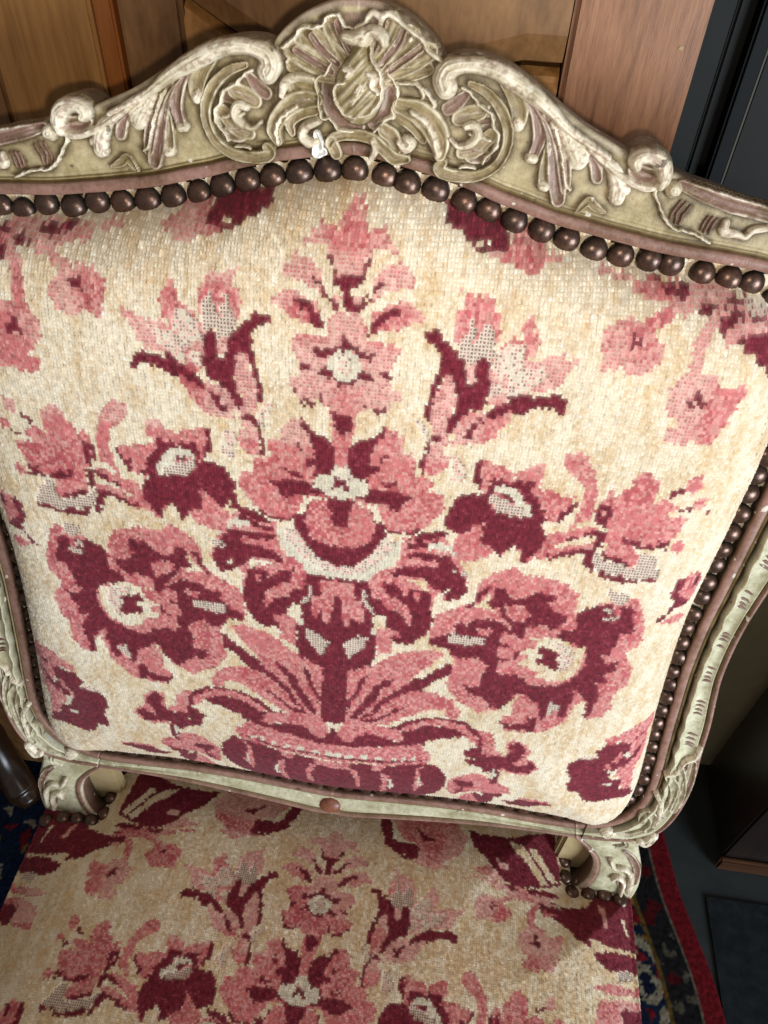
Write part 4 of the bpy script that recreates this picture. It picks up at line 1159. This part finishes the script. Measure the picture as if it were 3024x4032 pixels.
for sx in (1, -1):
    V, F = tube([(sx * .245, .022, .368), (sx * .245, .024, .30), (sx * .243, .04, .15), (sx * .24, .085, .0)], [.018, .024, .021, .017])
    obj('leg', make_mesh('leg', V, F, M_PAINT, vcol=np.tile(C_FIELD_SIDE, (len(V), 1))), chair)
    V, F = tube([(sx * .255, -.42, .34), (sx * .265, -.43, .26), (sx * .255, -.425, .15), (sx * .245, -.43, .05), (sx * .255, -.445, .0)], [.034, .034, .024, .018, .022])
    obj('leg', make_mesh('leg', V, F, M_PAINT, vcol=np.tile(C_FIELD_SIDE, (len(V), 1))), chair)

def box(x0, x1, y0, y1, z0, z1, bev=0.0):
    import bmesh
    bm = bmesh.new()
    bmesh.ops.create_cube(bm, size=1)
    for v in bm.verts:
        v.co = Vector(((x0 + x1) / 2 + v.co.x * (x1 - x0), (y0 + y1) / 2 + v.co.y * (y1 - y0), (z0 + z1) / 2 + v.co.z * (z1 - z0)))
    if bev:
        bmesh.ops.bevel(bm, geom=bm.edges[:], offset=bev, segments=2, affect='EDGES')
    me = bpy.data.meshes.new('box'); bm.to_mesh(me); bm.free()
    return me
def solid(name, dims, mat, parent=None, bev=.0015, **kw):
    me = box(*dims, bev); me.materials.append(mat); me.name = name
    return obj(name, me, parent, **kw)

for sx in (1, -1):      # calico covered block behind the notch of the seat
    x0, x1 = sorted((sx * .206, sx * .252))
    solid('corner_block', (x0, x1, .0185, .030, .26, .47), M_MUSLIN, chair, .003)
solid('seat_rail', (-.255, .255, -.42, .05, .30, .392), M_PAINT, chair, .004)

# ------------------------------------------------------------------ setting: floor, wall, rug
floor = obj('floor', make_mesh('floor', [(-3, -3, 0), (3, -3, 0), (3, 3, 0), (-3, 3, 0)], [[0, 1, 2, 3]], M_FLOOR), kind='structure')
WALL_Y = .360
wall = obj('wall', make_mesh('wall', [(-3, WALL_Y, -.01), (3, WALL_Y, -.01), (3, WALL_Y, 2.6), (-3, WALL_Y, 2.6)], [[0, 1, 2, 3]], M_WALL), kind='structure')

RC = {'navy': lin(14, 22, 44), 'blue': lin(17, 30, 52), 'blue2': lin(24, 46, 74), 'red': lin(110, 18, 26), 'gold': lin(124, 94, 40), 'cream': lin(140, 130, 110), 'dark': lin(26, 24, 26)}
def rug_mesh():
    st = .0028
    gs, gy_ = np.arange(0, 1.16, st), np.arange(-.40, .335, st)
    Sg, Y = np.meshgrid(gs, gy_, indexing='ij')
    edge = .503 - .226 * Y.ravel() - .02 * (Y.ravel() < 0) * Y.ravel() + .003 * np.sin(Y.ravel() * 31)
    P = np.stack([edge - Sg.ravel(), Y.ravel()], 1)
    t = -Sg.ravel()
    P2 = P + rng.normal(0, .0009, P.shape)
    c = np.tile(RC['blue'], (len(P), 1))
    n1 = lattice(P2, .035, 61); n2 = lattice(P2, .022, 62); n3 = lattice(P2, .012, 63)
    away = ((P[:, 0] < .40) & (P[:, 0] > -.44)) | (P[:, 1] < -.02)
    c[(n1 > .68) & away] = RC['red']; c[(n2 > .78) & away] = RC['cream']; c[(n2 < .17) & away] = RC['gold']
    c[n3 < .2] = RC['navy']
    for ln in RUG_MOTIFS.strip().split('\n'):
        k, *v = ln.split(); q = np.array(v, float).reshape(-1, 2) / 1000
        c[inside_poly(P2, q)] = RC[k]
    g = (t > -.070) & (t <= -.030)
    c[g] = RC['dark']; c[g & (n3 > .74)] = RC['cream'] * .3; c[g & (n2 > .76)] = RC['red'] * .45
    c[(t > -.073) & (t <= -.069)] = RC['gold'] * .6; c[(t > -.033) & (t <= -.030)] = RC['cream'] * .5
    c[t > -.030] = RC['red']
    c = c * rng.uniform(.6, 1.25, (len(P), 1)) * .62
    Z = .007 + rng.uniform(-.0008, .0008, len(P))
    idx = np.arange(len(P)).reshape(len(gs), len(gy_))
    kc = np.ones((len(gs) - 1, len(gy_) - 1), bool)
    q = np.stack([idx[:-1, :-1][kc], idx[1:, :-1][kc], idx[1:, 1:][kc], idx[:-1, 1:][kc]], 1)[:, ::-1].copy()
    V = np.column_stack([P, Z])
    V[t > -st * .5, 2] = .001
    mt, nt, bs = new_mat('rug_wool')
    at = node(nt, 'ShaderNodeAttribute', attribute_name='Col')
    nt.links.new(at.outputs['Color'], bs.inputs['Base Color']); bs.inputs['Roughness'].default_value = .95
    bs.inputs['Specular IOR Level'].default_value = .1
    return make_mesh('rug', V, q, mt, vcol=c, smooth=False)
obj('rug', rug_mesh(), label='dark blue oriental rug with floral motifs and a red border under the chair', cat='rug')
solid('floor_mat', (.50, 1.6, -1.2, .156, .0, .003), M_SLATE, None, .0005, label='dark slate grey mat on the floor beside the red rug border', cat='mat')

# ------------------------------------------------------------------ panelled wooden door behind the chair
KD = (.205 + .27) / (.1775 + .27)
CX, CZ = CAM_C[0], CAM_C[2]
dx = lambda x: CX + (x - CX) * KD
dz = lambda b: CZ + (.9956 - b - CZ) * KD
door = obj('panelled_door', None, label='brown pine panelled door with a reddish right stile standing behind the chair', cat='door')
Y0 = .205
zb, zt = .0, 1.95
solid('board', (-.62, dx(-.2155), Y0, Y0 + .02, zb, zt), M_PINE2, door, .002)
solid('board', (dx(-.2130), dx(-.152), Y0 - .004, Y0 + .02, zb, zt), M_PINE, door, .002)
solid('edge_strip', (dx(-.152) + .0006, dx(-.1405), Y0 - .002, Y0 + .02, zb, zt), M_ORANGE, door, .0015)
solid('stile', (dx(-.1385), dx(-.1030), Y0 - .002, Y0 + .02, zb, zt), M_PINE2, door, .003)
solid('stile', (dx(.0955), dx(.160), Y0 - .006, Y0 + .02, zb, zt), M_REDWOOD, door, .003)
solid('backing', (-.60, dx(.158), Y0 + .0205, Y0 + .026, zb, zt), M_GAP, door, 0)
# raised panel with a serpentine lower edge and a bevel round it; the bottom rail of the door below
xl, xr = dx(-.1025), dx(.0945)
xs = np.linspace(xl, xr, 60)
tt = (xs - xl) / (xr - xl)
b_edge = np.interp(tt, [0, .06, .12, .25, .4, .6, .8, .9, 1], [-.040, -.033, -.026, -.012, -.002, -.004, -.016, -.0215, -.0215])
z_edge = dz(b_edge)
def panel():
    V, F = [], []
    for x, ze in zip(xs, z_edge):
        V += [(x, Y0 + .004, ze), (x, Y0 - .002, ze + .002), (x, Y0 - .008, ze + .016), (x, Y0 - .008, ze + .12), (x, Y0 - .008, zt), (x, Y0 + .018, zt), (x, Y0 + .018, ze)]
    for i in range(len(xs) - 1):
        for j in range(6):
            F.append([i * 7 + j, (i + 1) * 7 + j, (i + 1) * 7 + j + 1, i * 7 + j + 1])
    F.append(list(range(7))[::-1]); F.append([(len(xs) - 1) * 7 + j for j in range(7)])
    return make_mesh('panel', V, F, M_PINE2, smooth=False)
obj('panel', panel(), door)
def rail():
    V, F = [], []
    for x, ze in zip(xs, z_edge):
        V += [(x, Y0 + .019, zb), (x, Y0 - .002, zb), (x, Y0 - .002, ze - .012), (x, Y0 + .001, ze - .009), (x, Y0 + .001, ze - .006), (x, Y0 + .007, ze - .003), (x, Y0 + .019, ze - .003)]
    for i in range(len(xs) - 1):
        for j in range(6):
            F.append([i * 7 + j, (i + 1) * 7 + j, (i + 1) * 7 + j + 1, i * 7 + j + 1])
    F.append(list(range(7))[::-1]); F.append([(len(xs) - 1) * 7 + j for j in range(7)])
    return make_mesh('rail', V, F, M_PINE, smooth=False)
obj('rail', rail(), door)
hole = obj('chip', make_mesh('chip', [(-.0012, 0, -.0004), (.0008, 0, -.0011), (.0016, 0, .0003), (.0004, 0, .0009), (-.0009, 0, .0008)], [[0, 1, 2, 3, 4]], M_MUSLIN, smooth=False), door); hole.location = (dx(.150), Y0 - .0064, dz(-.035))

# dark wardrobe right of the door
ward = obj('dark_cupboard', None, label='dark grey wall cupboard with a black upright beside the reddish door stile', cat='cupboard')
zw = .49
solid('door_panel', (.165, .2105, .330, .343, zw, 2.0), M_DARKGREY, ward, .002)
solid('door_panel', (.2112, .2230, .3305, .343, zw, 2.0), M_DARKGREY, ward, .002)
solid('upright', (.2235, .2345, .318, .343, zw, 2.0), M_BLACK, ward, .002)
solid('edge_trim', (.2350, .2372, .322, .343, zw, 2.0), M_TRIM, ward, .0008)
solid('door_panel', (.2376, .80, .328, .343, zw, 2.0), M_BROWNGREY, ward, .002)

# dark chest on the right and a carved brown leg on the left
chest = obj('dark_chest', None, label='dark wooden chest with golden brown plinth right of the chair', cat='chest')
solid('body', (.522, 1.15, .205, .340, .02, 1.3), M_DARKWOOD, chest, .003)
solid('plinth', (.518, 1.16, .196, .2045, .002, .032), M_GILT, chest, .003)
stool = obj('carved_stool', None, label='brown carved wooden stool leg left of the chair by the wall', cat='stool')
pth = spline([(-.66, .27, .40), (-.60, .25, .34), (-.555, .225, .24), (-.545, .205, .14), (-.525, .18, .06), (-.495, .155, .02), (-.475, .14, .012)], 8)
V, F = tube(pth, np.interp(np.linspace(0, 1, len(pth)), [0, .3, .6, .85, 1], [.034, .032, .020, .024, .012]))
obj('leg', make_mesh('leg', V, F, M_LEGWOOD), stool)
pth = spline([(-.80, .30, .36), (-.70, .28, .385), (-.60, .26, .36)], 8)
V, F = tube(pth, np.full(len(pth), .022))
obj('seat_rail', make_mesh('seat_rail', V, F, M_LEGWOOD), stool)
